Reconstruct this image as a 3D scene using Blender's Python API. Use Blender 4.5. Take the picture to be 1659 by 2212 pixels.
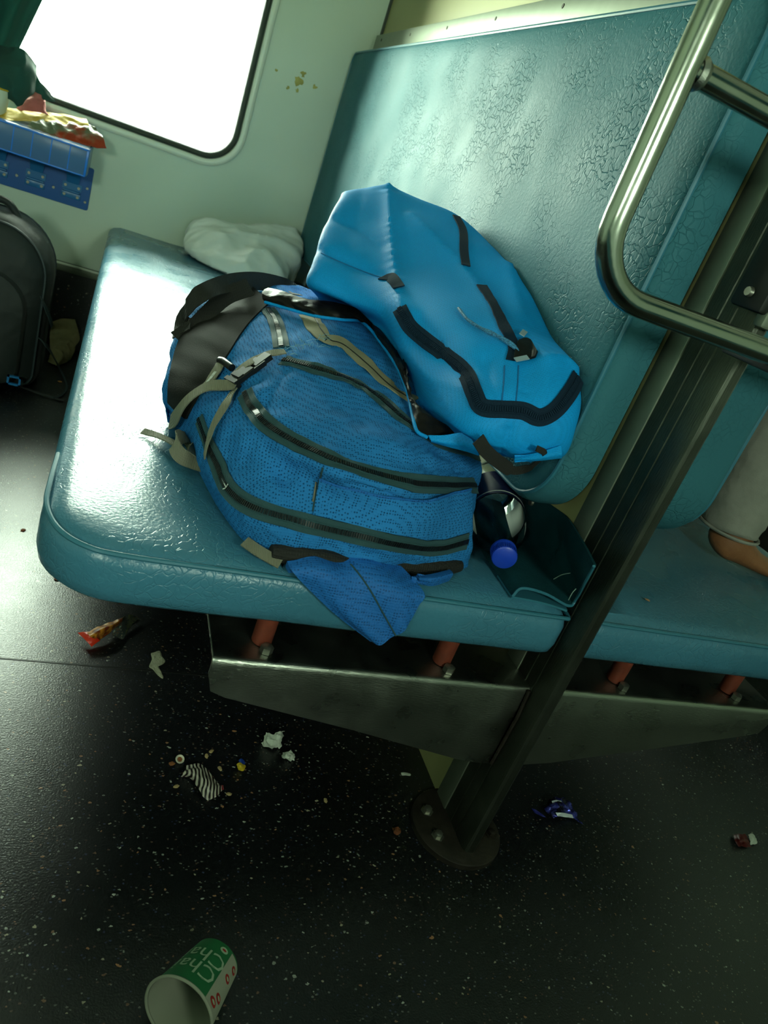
import bpy, bmesh, math, random
from mathutils import Vector, Matrix, Euler, noise
from mathutils.bvhtree import BVHTree
random.seed(7)
V = Vector
S = bpy.context.scene
C = S.collection
for o in list(bpy.data.objects): bpy.data.objects.remove(o)

# ------------------------------------------------------------------ camera
F_PX, W_PX, H_PX = 1589.94, 1659.0, 2212.0
CAM = V((0.0205, -2.4896, 0.8042))
ROT = Euler((1.1442, -0.3396, -0.2915), 'XYZ')
cd = bpy.data.cameras.new('camera'); cam = bpy.data.objects.new('camera', cd); C.objects.link(cam)
cam.location = CAM; cam.rotation_euler = ROT
cd.sensor_fit = 'HORIZONTAL'; cd.sensor_width = 36.0; cd.lens = 36.0 * F_PX / W_PX
cd.clip_start = 0.02
cd.dof.use_dof = True; cd.dof.focus_distance = 0.95; cd.dof.aperture_fstop = 14
S.camera = cam
RM = ROT.to_matrix()

# ------------------------------------------------------------------ world, daylight, exposure
SKY = 54.0
def build_world():
    w = bpy.data.worlds.new('daylight'); S.world = w; w.use_nodes = True
    n, l = w.node_tree.nodes, w.node_tree.links
    n.clear()
    out = n.new('ShaderNodeOutputWorld'); bg = n.new('ShaderNodeBackground')
    tc = n.new('ShaderNodeTexCoord'); sep = n.new('ShaderNodeSeparateXYZ')
    mr = n.new('ShaderNodeMapRange'); mr.inputs['From Min'].default_value = -0.06; mr.inputs['From Max'].default_value = 0.05
    mix = n.new('ShaderNodeMix'); mix.data_type = 'RGBA'
    nz = n.new('ShaderNodeTexNoise'); nz.inputs['Scale'].default_value = 14; nz.inputs['Detail'].default_value = 3
    ramp = n.new('ShaderNodeValToRGB')
    ramp.color_ramp.elements[0].position = 0.35; ramp.color_ramp.elements[0].color = (0.66, 0.86, 0.55, 1)
    ramp.color_ramp.elements[1].position = 0.6; ramp.color_ramp.elements[1].color = (0.88, 0.98, 0.80, 1)
    l.new(tc.outputs['Generated'], sep.inputs[0]); l.new(sep.outputs['Z'], mr.inputs['Value'])
    l.new(tc.outputs['Generated'], nz.inputs['Vector']); l.new(nz.outputs['Fac'], ramp.inputs['Fac'])
    l.new(mr.outputs['Result'], mix.inputs['Factor'])
    l.new(ramp.outputs['Color'], mix.inputs['A']); mix.inputs['B'].default_value = (0.86, 1.0, 0.85, 1)
    l.new(mix.outputs['Result'], bg.inputs['Color']); bg.inputs['Strength'].default_value = SKY
    l.new(bg.outputs[0], out.inputs[0])
build_world()
def portal(name, loc, rx, sx, sy):      # guides sampling of the daylight through a window opening
    d = bpy.data.lights.new(name, 'AREA'); d.shape = 'RECTANGLE'; d.size = sx; d.size_y = sy
    d.cycles.is_portal = True
    o = bpy.data.objects.new(name, d); C.objects.link(o); o.location = loc; o.rotation_euler = (rx, 0, 0)
WIN = [(-0.86, 0.293, 0.685, 1.30), (1.45, 1.95, 0.74, 1.16)]
SIDE = [(-0.92, -0.56, 0.94, 1.18), (0.34, 0.64, 0.94, 1.18)]
for i, (x0, x1, z0, z1) in enumerate(WIN): portal('portal_window', ((x0+x1)/2, 0.05, (z0+z1)/2), -math.pi/2, x1-x0, z1-z0)
for i, (x0, x1, z0, z1) in enumerate(SIDE): portal('portal_side', ((x0+x1)/2, -3.25, (z0+z1)/2), math.pi/2, x1-x0, z1-z0)
S.view_settings.view_transform = 'Standard'; S.view_settings.look = 'None'
S.view_settings.gamma = 1.0; S.view_settings.use_curve_mapping = False
S.view_settings.exposure = 0.0
S.cycles.max_bounces = 4; S.cycles.diffuse_bounces = 2; S.cycles.glossy_bounces = 2; S.cycles.transmission_bounces = 3; S.cycles.transparent_max_bounces = 6
S.cycles.caustics_reflective = False; S.cycles.caustics_refractive = False; S.cycles.blur_glossy = 0.8
S.cycles.use_adaptive_sampling = True; S.cycles.adaptive_threshold = 0.05

# ------------------------------------------------------------------ helpers
def at(px, py, x=None, y=None, z=None):      # the point of a plane that the photograph shows at a pixel
    d = RM @ V(((px - W_PX/2) / F_PX, -(py - H_PX/2) / F_PX, -1.0))
    k, v = (0, x) if x is not None else (1, y) if y is not None else (2, z)
    return CAM + d * ((v - CAM[k]) / d[k])
def lin(c):
    return tuple(((v/255)/12.92 if v/255 <= 0.04045 else (((v/255)+0.055)/1.055)**2.4) for v in c) + (1.0,)
MATS = {}
def mat(name, rgb, rough=0.5, metal=0.0, spec=0.5, bump=(), var=None, coat=0.0, alpha=1.0, trans=0.0, ior=1.45, aniso=0.0, rvar=None, sheen=0.0, rgb2=None, weave=None):
    if name in MATS: return MATS[name]
    m = bpy.data.materials.new(name); m.use_nodes = True; MATS[name] = m
    n, l = m.node_tree.nodes, m.node_tree.links
    b = n['Principled BSDF']
    b.inputs['Base Color'].default_value = lin(rgb); b.inputs['Roughness'].default_value = rough
    b.inputs['Metallic'].default_value = metal; b.inputs['Specular IOR Level'].default_value = spec
    b.inputs['Coat Weight'].default_value = coat; b.inputs['Coat Roughness'].default_value = 0.15
    b.inputs['Transmission Weight'].default_value = trans; b.inputs['IOR'].default_value = ior
    b.inputs['Anisotropic'].default_value = aniso; b.inputs['Alpha'].default_value = alpha
    b.inputs['Sheen Weight'].default_value = sheen
    tc = n.new('ShaderNodeTexCoord')
    if var:                                   # (scale, dark factor, contrast): mottled colour
        t = n.new('ShaderNodeTexNoise'); t.inputs['Scale'].default_value = var[0]; t.inputs['Detail'].default_value = 3
        l.new(tc.outputs['Object'], t.inputs['Vector'])
        r = n.new('ShaderNodeValToRGB'); r.color_ramp.elements[0].position = 0.5 - var[2]; r.color_ramp.elements[1].position = 0.5 + var[2]
        a = lin(rgb); d = lin(rgb2) if rgb2 else tuple(v*var[1] for v in a[:3]) + (1,)
        r.color_ramp.elements[0].color = d; r.color_ramp.elements[1].color = a
        l.new(t.outputs['Fac'], r.inputs['Fac']); l.new(r.outputs['Color'], b.inputs['Base Color'])
    if weave:                                 # (cells per metre, dark factor, dot size): open mesh fabric
        t = n.new('ShaderNodeTexVoronoi'); t.inputs['Scale'].default_value = weave[0]; t.inputs['Randomness'].default_value = 0.25
        l.new(tc.outputs['Object'], t.inputs['Vector'])
        r = n.new('ShaderNodeMapRange'); r.interpolation_type = 'SMOOTHSTEP'; r.inputs['From Min'].default_value = weave[2]*0.6; r.inputs['From Max'].default_value = weave[2]*1.5
        r.inputs['To Min'].default_value = weave[1]; r.inputs['To Max'].default_value = 1.08
        l.new(t.outputs['Distance'], r.inputs['Value'])
        mu = n.new('ShaderNodeMix'); mu.data_type = 'RGBA'; mu.blend_type = 'MULTIPLY'; mu.inputs['Factor'].default_value = 1.0
        src = b.inputs['Base Color'].links[0].from_socket if b.inputs['Base Color'].links else None
        if src: l.new(src, mu.inputs['A'])
        else: mu.inputs['A'].default_value = lin(rgb)
        l.new(r.outputs['Result'], mu.inputs['B']); l.new(mu.outputs['Result'], b.inputs['Base Color'])
    if rvar:                                  # (scale, lo, hi): worn gloss
        t = n.new('ShaderNodeTexNoise'); t.inputs['Scale'].default_value = rvar[0]; t.inputs['Detail'].default_value = 3
        l.new(tc.outputs['Object'], t.inputs['Vector'])
        r = n.new('ShaderNodeMapRange'); r.inputs['From Min'].default_value = 0.3; r.inputs['From Max'].default_value = 0.7
        r.inputs['To Min'].default_value = rvar[1]; r.inputs['To Max'].default_value = rvar[2]
        l.new(t.outputs['Fac'], r.inputs['Value']); l.new(r.outputs['Result'], b.inputs['Roughness'])
    prev = None
    for kind, scale, dist, stretch in bump:
        mp = n.new('ShaderNodeMapping'); mp.inputs['Scale'].default_value = stretch or (1, 1, 1)
        l.new(tc.outputs['Object'], mp.inputs['Vector'])
        if kind == 'noise':
            t = n.new('ShaderNodeTexNoise'); t.inputs['Detail'].default_value = 2; o = t.outputs['Fac']
        elif kind == 'crease':
            t = n.new('ShaderNodeTexVoronoi'); t.feature = 'DISTANCE_TO_EDGE'; o = t.outputs['Distance']
            wn = n.new('ShaderNodeTexNoise'); wn.inputs['Scale'].default_value = scale*0.55; wn.inputs['Detail'].default_value = 1
            l.new(mp.outputs[0], wn.inputs['Vector'])
            mx = n.new('ShaderNodeMix'); mx.data_type = 'RGBA'; mx.inputs['Factor'].default_value = 0.03
            l.new(mp.outputs[0], mx.inputs['A']); l.new(wn.outputs['Color'], mx.inputs['B'])
            l.new(mx.outputs['Result'], t.inputs['Vector'])
            cr = n.new('ShaderNodeMapRange'); cr.interpolation_type = 'SMOOTHSTEP'; cr.inputs['From Max'].default_value = 0.09
            l.new(o, cr.inputs['Value'])
            # creases only in worn areas
            mn = n.new('ShaderNodeTexNoise'); mn.inputs['Scale'].default_value = 9; mn.inputs['Detail'].default_value = 1; l.new(tc.outputs['Object'], mn.inputs['Vector'])
            mm = n.new('ShaderNodeMapRange'); mm.inputs['From Min'].default_value = 0.42; mm.inputs['From Max'].default_value = 0.6
            mm.inputs['To Min'].default_value = 1.0; mm.inputs['To Max'].default_value = 0.0
            l.new(mn.outputs['Fac'], mm.inputs['Value'])
            mxx = n.new('ShaderNodeMath'); mxx.operation = 'MAXIMUM'
            l.new(cr.outputs['Result'], mxx.inputs[0]); l.new(mm.outputs['Result'], mxx.inputs[1]); o = mxx.outputs[0]
        elif kind == 'dots':
            t = n.new('ShaderNodeTexVoronoi'); t.inputs['Randomness'].default_value = 0.15; o = t.outputs['Distance']
        elif kind == 'wave':
            t = n.new('ShaderNodeTexWave'); o = t.outputs['Fac']
        t.inputs['Scale'].default_value = scale
        if kind != 'crease': l.new(mp.outputs[0], t.inputs['Vector'])
        bp = n.new('ShaderNodeBump'); bp.inputs['Distance'].default_value = dist; bp.inputs['Strength'].default_value = 1.0
        l.new(o, bp.inputs['Height'])
        if prev: l.new(prev.outputs[0], bp.inputs['Normal'])
        prev = bp
    if prev: l.new(prev.outputs[0], b.inputs['Normal'])
    return m

def thing(name, label, cat, base, group=None, kind=None):
    o = bpy.data.objects.new(name, None); C.objects.link(o); o.location = base; o.empty_display_size = 0.05
    o['label'] = label; o['category'] = cat
    if group: o['group'] = group
    return o
def root_loc(p):
    t = V((0, 0, 0))
    while p is not None: t += p.location; p = p.parent
    return t
def obj(name, vs, fs, m, parent=None, smooth=True, label=None, cat=None, group=None, kind=None):
    vs = [V(v) for v in vs]
    if parent is None:
        n = len(vs); base = V((sum(v.x for v in vs)/n, sum(v.y for v in vs)/n, min(v.z for v in vs)))
        loc = base
    else:
        base = root_loc(parent); loc = V((0, 0, 0))
    me = bpy.data.meshes.new(name); me.from_pydata([v - base for v in vs], [], fs); me.update()
    bm = bmesh.new(); bm.from_mesh(me); bmesh.ops.recalc_face_normals(bm, faces=bm.faces); bm.to_mesh(me); bm.free()
    if smooth:
        me.polygons.foreach_set('use_smooth', [True]*len(me.polygons))
        try: me.set_sharp_from_angle(angle=math.radians(smooth if smooth is not True else 42))
        except Exception: pass
    ms = m if isinstance(m, (list, tuple)) else [m]
    for k in ms: me.materials.append(k)
    o = bpy.data.objects.new(name, me); C.objects.link(o); o.location = loc
    if parent is not None: o.parent = parent
    if label: o['label'] = label
    if cat: o['category'] = cat
    if group: o['group'] = group
    if kind: o['kind'] = kind
    return o
class MB:                                     # collects shapes into one mesh
    def __init__(s): s.v = []; s.f = []
    def add(s, vs, fs):
        k = len(s.v); s.v += [V(v) for v in vs]; s.f += [tuple(i + k for i in f) for f in fs]; return s
    def box(s, a, b, bev=0.0):
        if bev <= 0:
            x0, y0, z0 = a; x1, y1, z1 = b
            return s.add([(x0,y0,z0),(x1,y0,z0),(x1,y1,z0),(x0,y1,z0),(x0,y0,z1),(x1,y0,z1),(x1,y1,z1),(x0,y1,z1)],
                  [(0,3,2,1),(4,5,6,7),(0,1,5,4),(1,2,6,5),(2,3,7,6),(3,0,4,7)])
        bm = bmesh.new(); bmesh.ops.create_cube(bm, size=1)
        for v in bm.verts: v.co = V([(a[k]+b[k])/2 + v.co[k]*(b[k]-a[k]) for k in range(3)])
        bmesh.ops.bevel(bm, geom=bm.edges[:], offset=bev, segments=2, affect='EDGES', profile=0.5)
        bm.verts.index_update()
        s.add([v.co.copy() for v in bm.verts], [[v.index for v in f.verts] for f in bm.faces]); bm.free(); return s
    def obb(s, c, ax, ay, az, hx, hy, hz):    # oriented box
        c = V(c); vs = [c + ax*(hx*i) + ay*(hy*j) + az*(hz*k) for k in (-1,1) for i, j in ((-1,-1),(1,-1),(1,1),(-1,1))]
        return s.add(vs, [(0,3,2,1),(4,5,6,7),(0,1,5,4),(1,2,6,5),(2,3,7,6),(3,0,4,7)])
    def tube(s, pts, r, seg=12, closed=False, cap=True):
        pts = [V(p) for p in pts]; n = len(pts); rs = r if isinstance(r, (list, tuple)) else [r]*n
        T = []
        for i in range(n):
            a = pts[(i-1) % n] if closed or i > 0 else pts[i]; b = pts[(i+1) % n] if closed or i < n-1 else pts[i]
            T.append((b - a).normalized())
        u = T[0].orthogonal().normalized(); vs = []
        for i in range(n):
            u = (u - T[i]*u.dot(T[i])).normalized(); w = T[i].cross(u)
            vs += [pts[i] + (u*math.cos(2*math.pi*k/seg) + w*math.sin(2*math.pi*k/seg))*rs[i] for k in range(seg)]
        fs = [(i*seg+k, i*seg+(k+1) % seg, ((i+1) % n)*seg+(k+1) % seg, ((i+1) % n)*seg+k) for i in range(n if closed else n-1) for k in range(seg)]
        if cap and not closed: fs += [tuple(range(seg))[::-1], tuple(range((n-1)*seg, n*seg))]
        return s.add(vs, fs)
    def lathe(s, prof, o, ax, seg=24, cap0=True, cap1=True):   # prof: (distance along axis, radius)
        o = V(o); ax = V(ax).normalized(); u = ax.orthogonal().normalized(); w = ax.cross(u); vs = []
        for d, r in prof: vs += [o + ax*d + (u*math.cos(2*math.pi*k/seg) + w*math.sin(2*math.pi*k/seg))*r for k in range(seg)]
        n = len(prof)
        fs = [(i*seg+k, i*seg+(k+1) % seg, (i+1)*seg+(k+1) % seg, (i+1)*seg+k) for i in range(n-1) for k in range(seg)]
        if cap0: fs.append(tuple(range(seg))[::-1])
        if cap1: fs.append(tuple(range((n-1)*seg, n*seg)))
        return s.add(vs, fs)
    def build(s, name, m, parent=None, **k): return obj(name, s.v, s.f, m, parent, **k)

def cr(p, t):                                 # Catmull-Rom through a list, t in 0..len-1
    n = len(p); i = min(int(t), n-2); f = t - i
    p1, p2 = V(p[i]), V(p[i+1]); p0 = V(p[i-1]) if i > 0 else p1*2 - p2; p3 = V(p[i+2]) if i+2 < n else p2*2 - p1
    return 0.5*((2*p1) + (p2-p0)*f + (2*p0-5*p1+4*p2-p3)*f*f + (3*p1-p0-3*p2+p3)*f**3)
def curve(p, n): return [cr(p, (len(p)-1)*i/(n-1)) for i in range(n)]
def grid(ctrl, nu, nv):                       # smooth surface through rows of control points
    cols = [curve(r, nu) for r in ctrl]
    return [[q for q in row] for row in zip(*[curve([cols[j][i] for j in range(len(ctrl))], nv) for i in range(nu)])]
def gfaces(nu, nv, k=0): return [(k+j*nu+i, k+j*nu+i+1, k+(j+1)*nu+i+1, k+(j+1)*nu+i) for j in range(nv-1) for i in range(nu-1)]
def gnormals(g):
    nv, nu = len(g), len(g[0]); N = []
    for j in range(nv):
        r = []
        for i in range(nu):
            a = g[j][min(i+1, nu-1)] - g[j][max(i-1, 0)]; b = g[min(j+1, nv-1)][i] - g[max(j-1, 0)][i]
            c = a.cross(b); r.append(c.normalized() if c.length > 1e-12 else V((0, 0, 1)))
        N.append(r)
    return N
def facing(g, N, q):                          # flip normals so that they look towards q
    s = sum((q - g[j][i]).dot(N[j][i]) for j in range(len(g)) for i in range(len(g[0])))
    return N if s > 0 else [[-n for n in r] for r in N]
def shell(g, N, th):                          # sheet with thickness
    nv, nu = len(g), len(g[0]); a = [p for r in g for p in r]; b = [g[j][i] - N[j][i]*th for j in range(nv) for i in range(nu)]
    fs = gfaces(nu, nv); k = nu*nv; fs += [tuple(reversed([i+k for i in f])) for f in gfaces(nu, nv)]
    edge = [i for i in range(nu)] + [j*nu+nu-1 for j in range(1, nv)] + [(nv-1)*nu+i for i in range(nu-2, -1, -1)] + [j*nu for j in range(nv-2, 0, -1)]
    for a0, b0 in zip(edge, edge[1:] + edge[:1]): fs.append((a0, a0+k, b0+k, b0))
    return a + b, fs
def fbm(p, s, o=3): return noise.fractal(V(p)*s, 1.0, 2.0, o)
def ridge(p, s): return 1 - abs(noise.noise(V(p)*s))*2
def ribbon(mb, pts, nrm, width, th=0.0012, lift=0.0):
    n = len(pts); vs = []
    for i in range(n):
        t = (pts[min(i+1, n-1)] - pts[max(i-1, 0)]).normalized(); nn = (nrm[i] - t*nrm[i].dot(t)).normalized(); sd = t.cross(nn)
        w = (width[i] if isinstance(width, (list, tuple)) else width)/2; p = pts[i] + nn*lift
        vs += [p + sd*w, p + sd*w + nn*th, p - sd*w + nn*th, p - sd*w]
    fs = [(i*4+k, i*4+(k+1) % 4, i*4+4+(k+1) % 4, i*4+4+k) for i in range(n-1) for k in range(4)] + [(3, 2, 1, 0), (n*4-4, n*4-3, n*4-2, n*4-1)]
    mb.add(vs, fs)
def rr(a0, a1, b0, b1, rad, d, n=8, m=10):    # rounded rectangle outline inset by d; rad = 4 corner radii from (a0,b0) counter-clockwise
    cs = [(a0+rad[0], b0+rad[0], rad[0], 180), (a1-rad[1], b0+rad[1], rad[1], 270), (a1-rad[2], b1-rad[2], rad[2], 0), (a0+rad[3], b1-rad[3], rad[3], 90)]
    arcs = []
    for cx, cy, r, s0 in cs:
        q = max(r - d, 0.0005); sh = d - (r - q) if d > r - 0.0005 else 0
        arcs.append([(cx + q*math.cos(math.radians(s0 + 90*i/n)), cy + q*math.sin(math.radians(s0 + 90*i/n))) for i in range(n+1)])
    out = []
    for k in range(4):
        out += arcs[k]; a, b = arcs[k][-1], arcs[(k+1) % 4][0]
        out += [(a[0]+(b[0]-a[0])*i/m, a[1]+(b[1]-a[1])*i/m) for i in range(1, m)]
    return out
def slab(rect, rad, prof, fm, crown0=0.0, crown1=0.0, inner=6, wob=0.0, n=8, m=10):
    rings = []
    cx, cy = (rect[0]+rect[1])/2, (rect[2]+rect[3])/2
    def close(o, c, cr_):
        out = []
        for k in range(1, inner):
            f = k/inner; out.append([(cx + (a-cx)*(1-f), cy + (b-cy)*(1-f), c + cr_*(1-(1-f)**2)) for a, b in o])
        return out
    first = rr(*rect, rad, prof[0][0], n, m); last = rr(*rect, rad, prof[-1][0], n, m)
    rings += close(first, prof[0][1], -crown0)[::-1]
    for d, c in prof: rings.append([(a, b, c) for a, b in rr(*rect, rad, d, n, m)])
    rings += close(last, prof[-1][1], crown1)
    N = len(first); vs = []
    for r in rings:
        for a, b, c in r:
            p = V(fm(a, b, c))
            vs.append(p)
    fs = [(j*N+k, j*N+(k+1) % N, (j+1)*N+(k+1) % N, (j+1)*N+k) for j in range(len(rings)-1) for k in range(N)]
    fs += [tuple(range(N))[::-1], tuple(range((len(rings)-1)*N, len(rings)*N))]
    return vs, fs
def ray(bvh, px, py):
    d = (RM @ V(((px - W_PX/2) / F_PX, -(py - H_PX/2) / F_PX, -1.0))).normalized()
    h = bvh.ray_cast(CAM, d)
    return (h[0], h[1] if h[1].dot(d) < 0 else -h[1]) if h[0] is not None else None
def on(bvh, pix, n=None):                      # lay a line of photograph points onto a surface
    if n: 
        q = curve([V((a, b, 0)) for a, b in pix], n); pix = [(v.x, v.y) for v in q]
    P, N = [], []
    for px, py in pix:
        h = ray(bvh, px, py)
        if h is None:
            if not P: continue
            d = (RM @ V(((px - W_PX/2) / F_PX, -(py - H_PX/2) / F_PX, -1.0))).normalized()
            L = (P[-1] - CAM).length; q, nn = CAM + d*L, N[-1]
            P.append(q); N.append(nn)
        else: P.append(h[0]); N.append(h[1])
    for _ in range(2):
        N = [(N[max(i-1, 0)] + N[i]*2 + N[min(i+1, len(N)-1)]).normalized() for i in range(len(N))]
    return P, N
def text_mesh(s, size):
    c = bpy.data.curves.new('t', 'FONT'); c.body = s; c.size = size; c.resolution_u = 2; c.align_x = 'CENTER'
    o = bpy.data.objects.new('t', c); C.objects.link(o)
    dg = bpy.context.evaluated_depsgraph_get(); me = o.evaluated_get(dg).to_mesh()
    vs = [v.co.copy() for v in me.vertices]; fs = [tuple(p.vertices) for p in me.polygons]
    o.evaluated_get(dg).to_mesh_clear(); bpy.data.objects.remove(o); bpy.data.curves.remove(c)
    return vs, fs

# ------------------------------------------------------------------ materials
VINYL_BUMP = (('crease', 85, 0.0003, None), ('noise', 260, 0.00035, None))
M_seat = mat('blue_rexine', (66, 122, 146), 0.36, bump=VINYL_BUMP, var=(6, 0.85, 0.2), spec=0.55, rvar=(9, 0.24, 0.34))
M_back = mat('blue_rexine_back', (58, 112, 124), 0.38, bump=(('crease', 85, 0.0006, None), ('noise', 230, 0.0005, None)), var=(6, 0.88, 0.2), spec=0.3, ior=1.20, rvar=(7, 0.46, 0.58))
M_piping = mat('blue_piping', (52, 112, 132), 0.35)
M_wall = mat('wall_laminate', (216, 232, 216), 0.33, spec=0.4, bump=(('noise', 9, 0.0015, None),), var=(3, 0.93, 0.3))
M_cream = mat('cream_laminate', (170, 166, 114), 0.4, var=(4, 0.9, 0.3))
M_peel = mat('peeled_paint', (196, 190, 110), 0.6, var=(40, 0.7, 0.2))
M_ceil = mat('ceiling_paint', (232, 234, 224), 0.6)
M_alu = mat('window_aluminium', (240, 246, 232), 0.28)
M_gasket = mat('window_gasket', (58, 66, 60), 0.5)
M_steel = mat('brushed_steel', (172, 174, 164), 0.30, metal=1.0, bump=(('noise', 90, 0.0003, (1, 14, 14)),), rvar=(18, 0.24, 0.38), var=(9, 0.85, 0.4))
M_rail = mat('polished_tube', (178, 182, 170), 0.16, metal=1.0, rvar=(40, 0.12, 0.26))
M_post = mat('worn_steel_post', (92, 96, 86), 0.36, metal=0.9, var=(22, 0.6, 0.25), rvar=(20, 0.3, 0.5), bump=(('noise', 60, 0.0004, (14, 14, 1)),))
M_postl = mat('satin_steel_trim', (128, 136, 120), 0.5, metal=0.6, var=(30, 0.85, 0.3))
M_black = mat('black_rubber', (22, 24, 22), 0.45)
M_rust = mat('dark_rusted_iron', (52, 46, 38), 0.6, metal=0.4, var=(60, 0.5, 0.2), bump=(('noise', 120, 0.0008, None),))
M_redox = mat('red_oxide_paint', (132, 62, 44), 0.5, var=(50, 0.6, 0.2))
M_screw = mat('screw_metal', (150, 150, 138), 0.35, metal=0.9)

# ------------------------------------------------------------------ the carriage shell
def floor_material():
    m = bpy.data.materials.new('speckled_vinyl'); m.use_nodes = True; MATS['floor'] = m
    n, l = m.node_tree.nodes, m.node_tree.links; b = n['Principled BSDF']
    tc = n.new('ShaderNodeTexCoord')
    last = None
    def layer(scale, thr, prob, cols, base, rot):
        mp = n.new('ShaderNodeMapping'); mp.inputs['Scale'].default_value = (1, 1.35, 1); mp.inputs['Rotation'].default_value = (0, 0, rot)
        l.new(tc.outputs['Object'], mp.inputs[0])
        wn = n.new('ShaderNodeTexNoise'); wn.inputs['Scale'].default_value = scale*2.2; l.new(mp.outputs[0], wn.inputs['Vector'])
        mx = n.new('ShaderNodeMix'); mx.data_type = 'RGBA'; mx.inputs['Factor'].default_value = 0.6/scale
        l.new(mp.outputs[0], mx.inputs['A']); l.new(wn.outputs['Color'], mx.inputs['B'])
        v = n.new('ShaderNodeTexVoronoi'); v.inputs['Scale'].default_value = scale; l.new(mx.outputs['Result'], v.inputs['Vector'])
        sp = n.new('ShaderNodeSeparateColor'); l.new(v.outputs['Color'], sp.inputs[0])
        th = n.new('ShaderNodeMath'); th.operation = 'MULTIPLY'; th.inputs[1].default_value = thr; l.new(sp.outputs[2], th.inputs[0])
        lt = n.new('ShaderNodeMath'); lt.operation = 'LESS_THAN'; l.new(v.outputs['Distance'], lt.inputs[0]); l.new(th.outputs[0], lt.inputs[1])
        gt = n.new('ShaderNodeMath'); gt.operation = 'LESS_THAN'; l.new(sp.outputs[0], gt.inputs[0]); gt.inputs[1].default_value = prob
        an = n.new('ShaderNodeMath'); an.operation = 'MULTIPLY'; l.new(lt.outputs[0], an.inputs[0]); l.new(gt.outputs[0], an.inputs[1])
        r = n.new('ShaderNodeValToRGB'); r.color_ramp.interpolation = 'CONSTANT'
        e = r.color_ramp.elements
        while len(e) < len(cols): e.new(0.5)
        for i, c in enumerate(cols): e[i].position = i/len(cols); e[i].color = lin(c)
        l.new(sp.outputs[1], r.inputs[0])
        m2 = n.new('ShaderNodeMix'); m2.data_type = 'RGBA'; l.new(an.outputs[0], m2.inputs['Factor']); l.new(r.outputs[0], m2.inputs['B'])
        if isinstance(base, tuple): m2.inputs['A'].default_value = base
        else: l.new(base, m2.inputs['A'])
        return m2.outputs['Result']
    nz = n.new('ShaderNodeTexNoise'); nz.inputs['Scale'].default_value = 5; nz.inputs['Detail'].default_value = 5; l.new(tc.outputs['Object'], nz.inputs['Vector'])
    br = n.new('ShaderNodeValToRGB'); br.color_ramp.elements[0].position = 0.35; br.color_ramp.elements[1].position = 0.65
    br.color_ramp.elements[0].color = lin((12, 14, 15)); br.color_ramp.elements[1].color = lin((16, 18, 21)); l.new(nz.outputs['Fac'], br.inputs[0])
    o = layer(170, 0.45, 0.30, [(20, 22, 24), (26, 26, 30), (14, 15, 17)], br.outputs[0], 0.3)
    o = layer(210, 0.40, 0.24, [(95, 97, 92), (55, 62, 90), (90, 70, 60), (110, 110, 105)], o, 1.1)
    o = layer(105, 0.36, 0.24, [(165, 168, 158), (135, 140, 130), (150, 108, 78), (155, 148, 126), (120, 90, 70)], o, 2.0)
    o = layer(72, 0.24, 0.20, [(178, 180, 168), (150, 152, 142), (165, 116, 80), (170, 160, 136)], o, 0.7)
    l.new(o, b.inputs['Base Color']); b.inputs['Roughness'].default_value = 0.36; b.inputs['Specular IOR Level'].default_value = 0.8
    rr_ = n.new('ShaderNodeMapRange'); rr_.inputs['To Min'].default_value = 0.26; rr_.inputs['To Max'].default_value = 0.44; l.new(nz.outputs['Fac'], rr_.inputs[0]); l.new(rr_.outputs[0], b.inputs['Roughness'])
    bn = n.new('ShaderNodeTexNoise'); bn.inputs['Scale'].default_value = 400; l.new(tc.outputs['Object'], bn.inputs['Vector'])
    bp = n.new('ShaderNodeBump'); bp.inputs['Distance'].default_value = 0.0004; l.new(bn.outputs['Fac'], bp.inputs['Height']); l.new(bp.outputs[0], b.inputs['Normal'])
    return m
M_floor = floor_material()
X0, X1, Y1, ZC = -1.25, 2.7, -3.2, 2.25
MB().box((X0, Y1, -0.04), (X1, 0.0, 0.0)).build('floor', M_floor, smooth=False, kind='structure')
MB().box((X0, Y1, ZC), (X1, 0.0, ZC+0.04)).build('ceiling', M_ceil, smooth=False, kind='structure')
MB().box((X0-0.04, Y1, 0), (X0, 0, ZC)).build('wall_left', M_wall, smooth=False, kind='structure')
MB().box((X1, Y1, 0), (X1+0.04, 0, ZC)).build('wall_right', M_wall, smooth=False, kind='structure')
def holed_wall(name, y0, y1, holes, m, rad=0.085):
    bm = bmesh.new(); ed = []
    def loop(p):
        v = [bm.verts.new((a, y0, b)) for a, b in p]
        for i in range(len(v)): ed.append(bm.edges.new((v[i], v[(i+1) % len(v)])))
    loop([(X0, 0), (X1, 0), (X1, ZC), (X0, ZC)])
    for h in holes: loop(rr(*h, (rad,)*4, 0, 8, 2))
    r = bmesh.ops.triangle_fill(bm, use_beauty=True, edges=ed)
    fs = [g for g in r['geom'] if isinstance(g, bmesh.types.BMFace)]
    e = bmesh.ops.extrude_face_region(bm, geom=fs)
    for g in e['geom']:
        if isinstance(g, bmesh.types.BMVert): g.co.y = y1
    bm.verts.index_update()
    o = obj(name, [v.co.copy() for v in bm.verts], [[v.index for v in f.verts] for f in bm.faces], m, smooth=20, kind='structure'); bm.free()
    return o
wall = holed_wall('wall_window', 0.0, 0.045, WIN, M_wall)
wa = holed_wall('wall_aisle', Y1, Y1-0.045, SIDE, M_wall)
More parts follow.
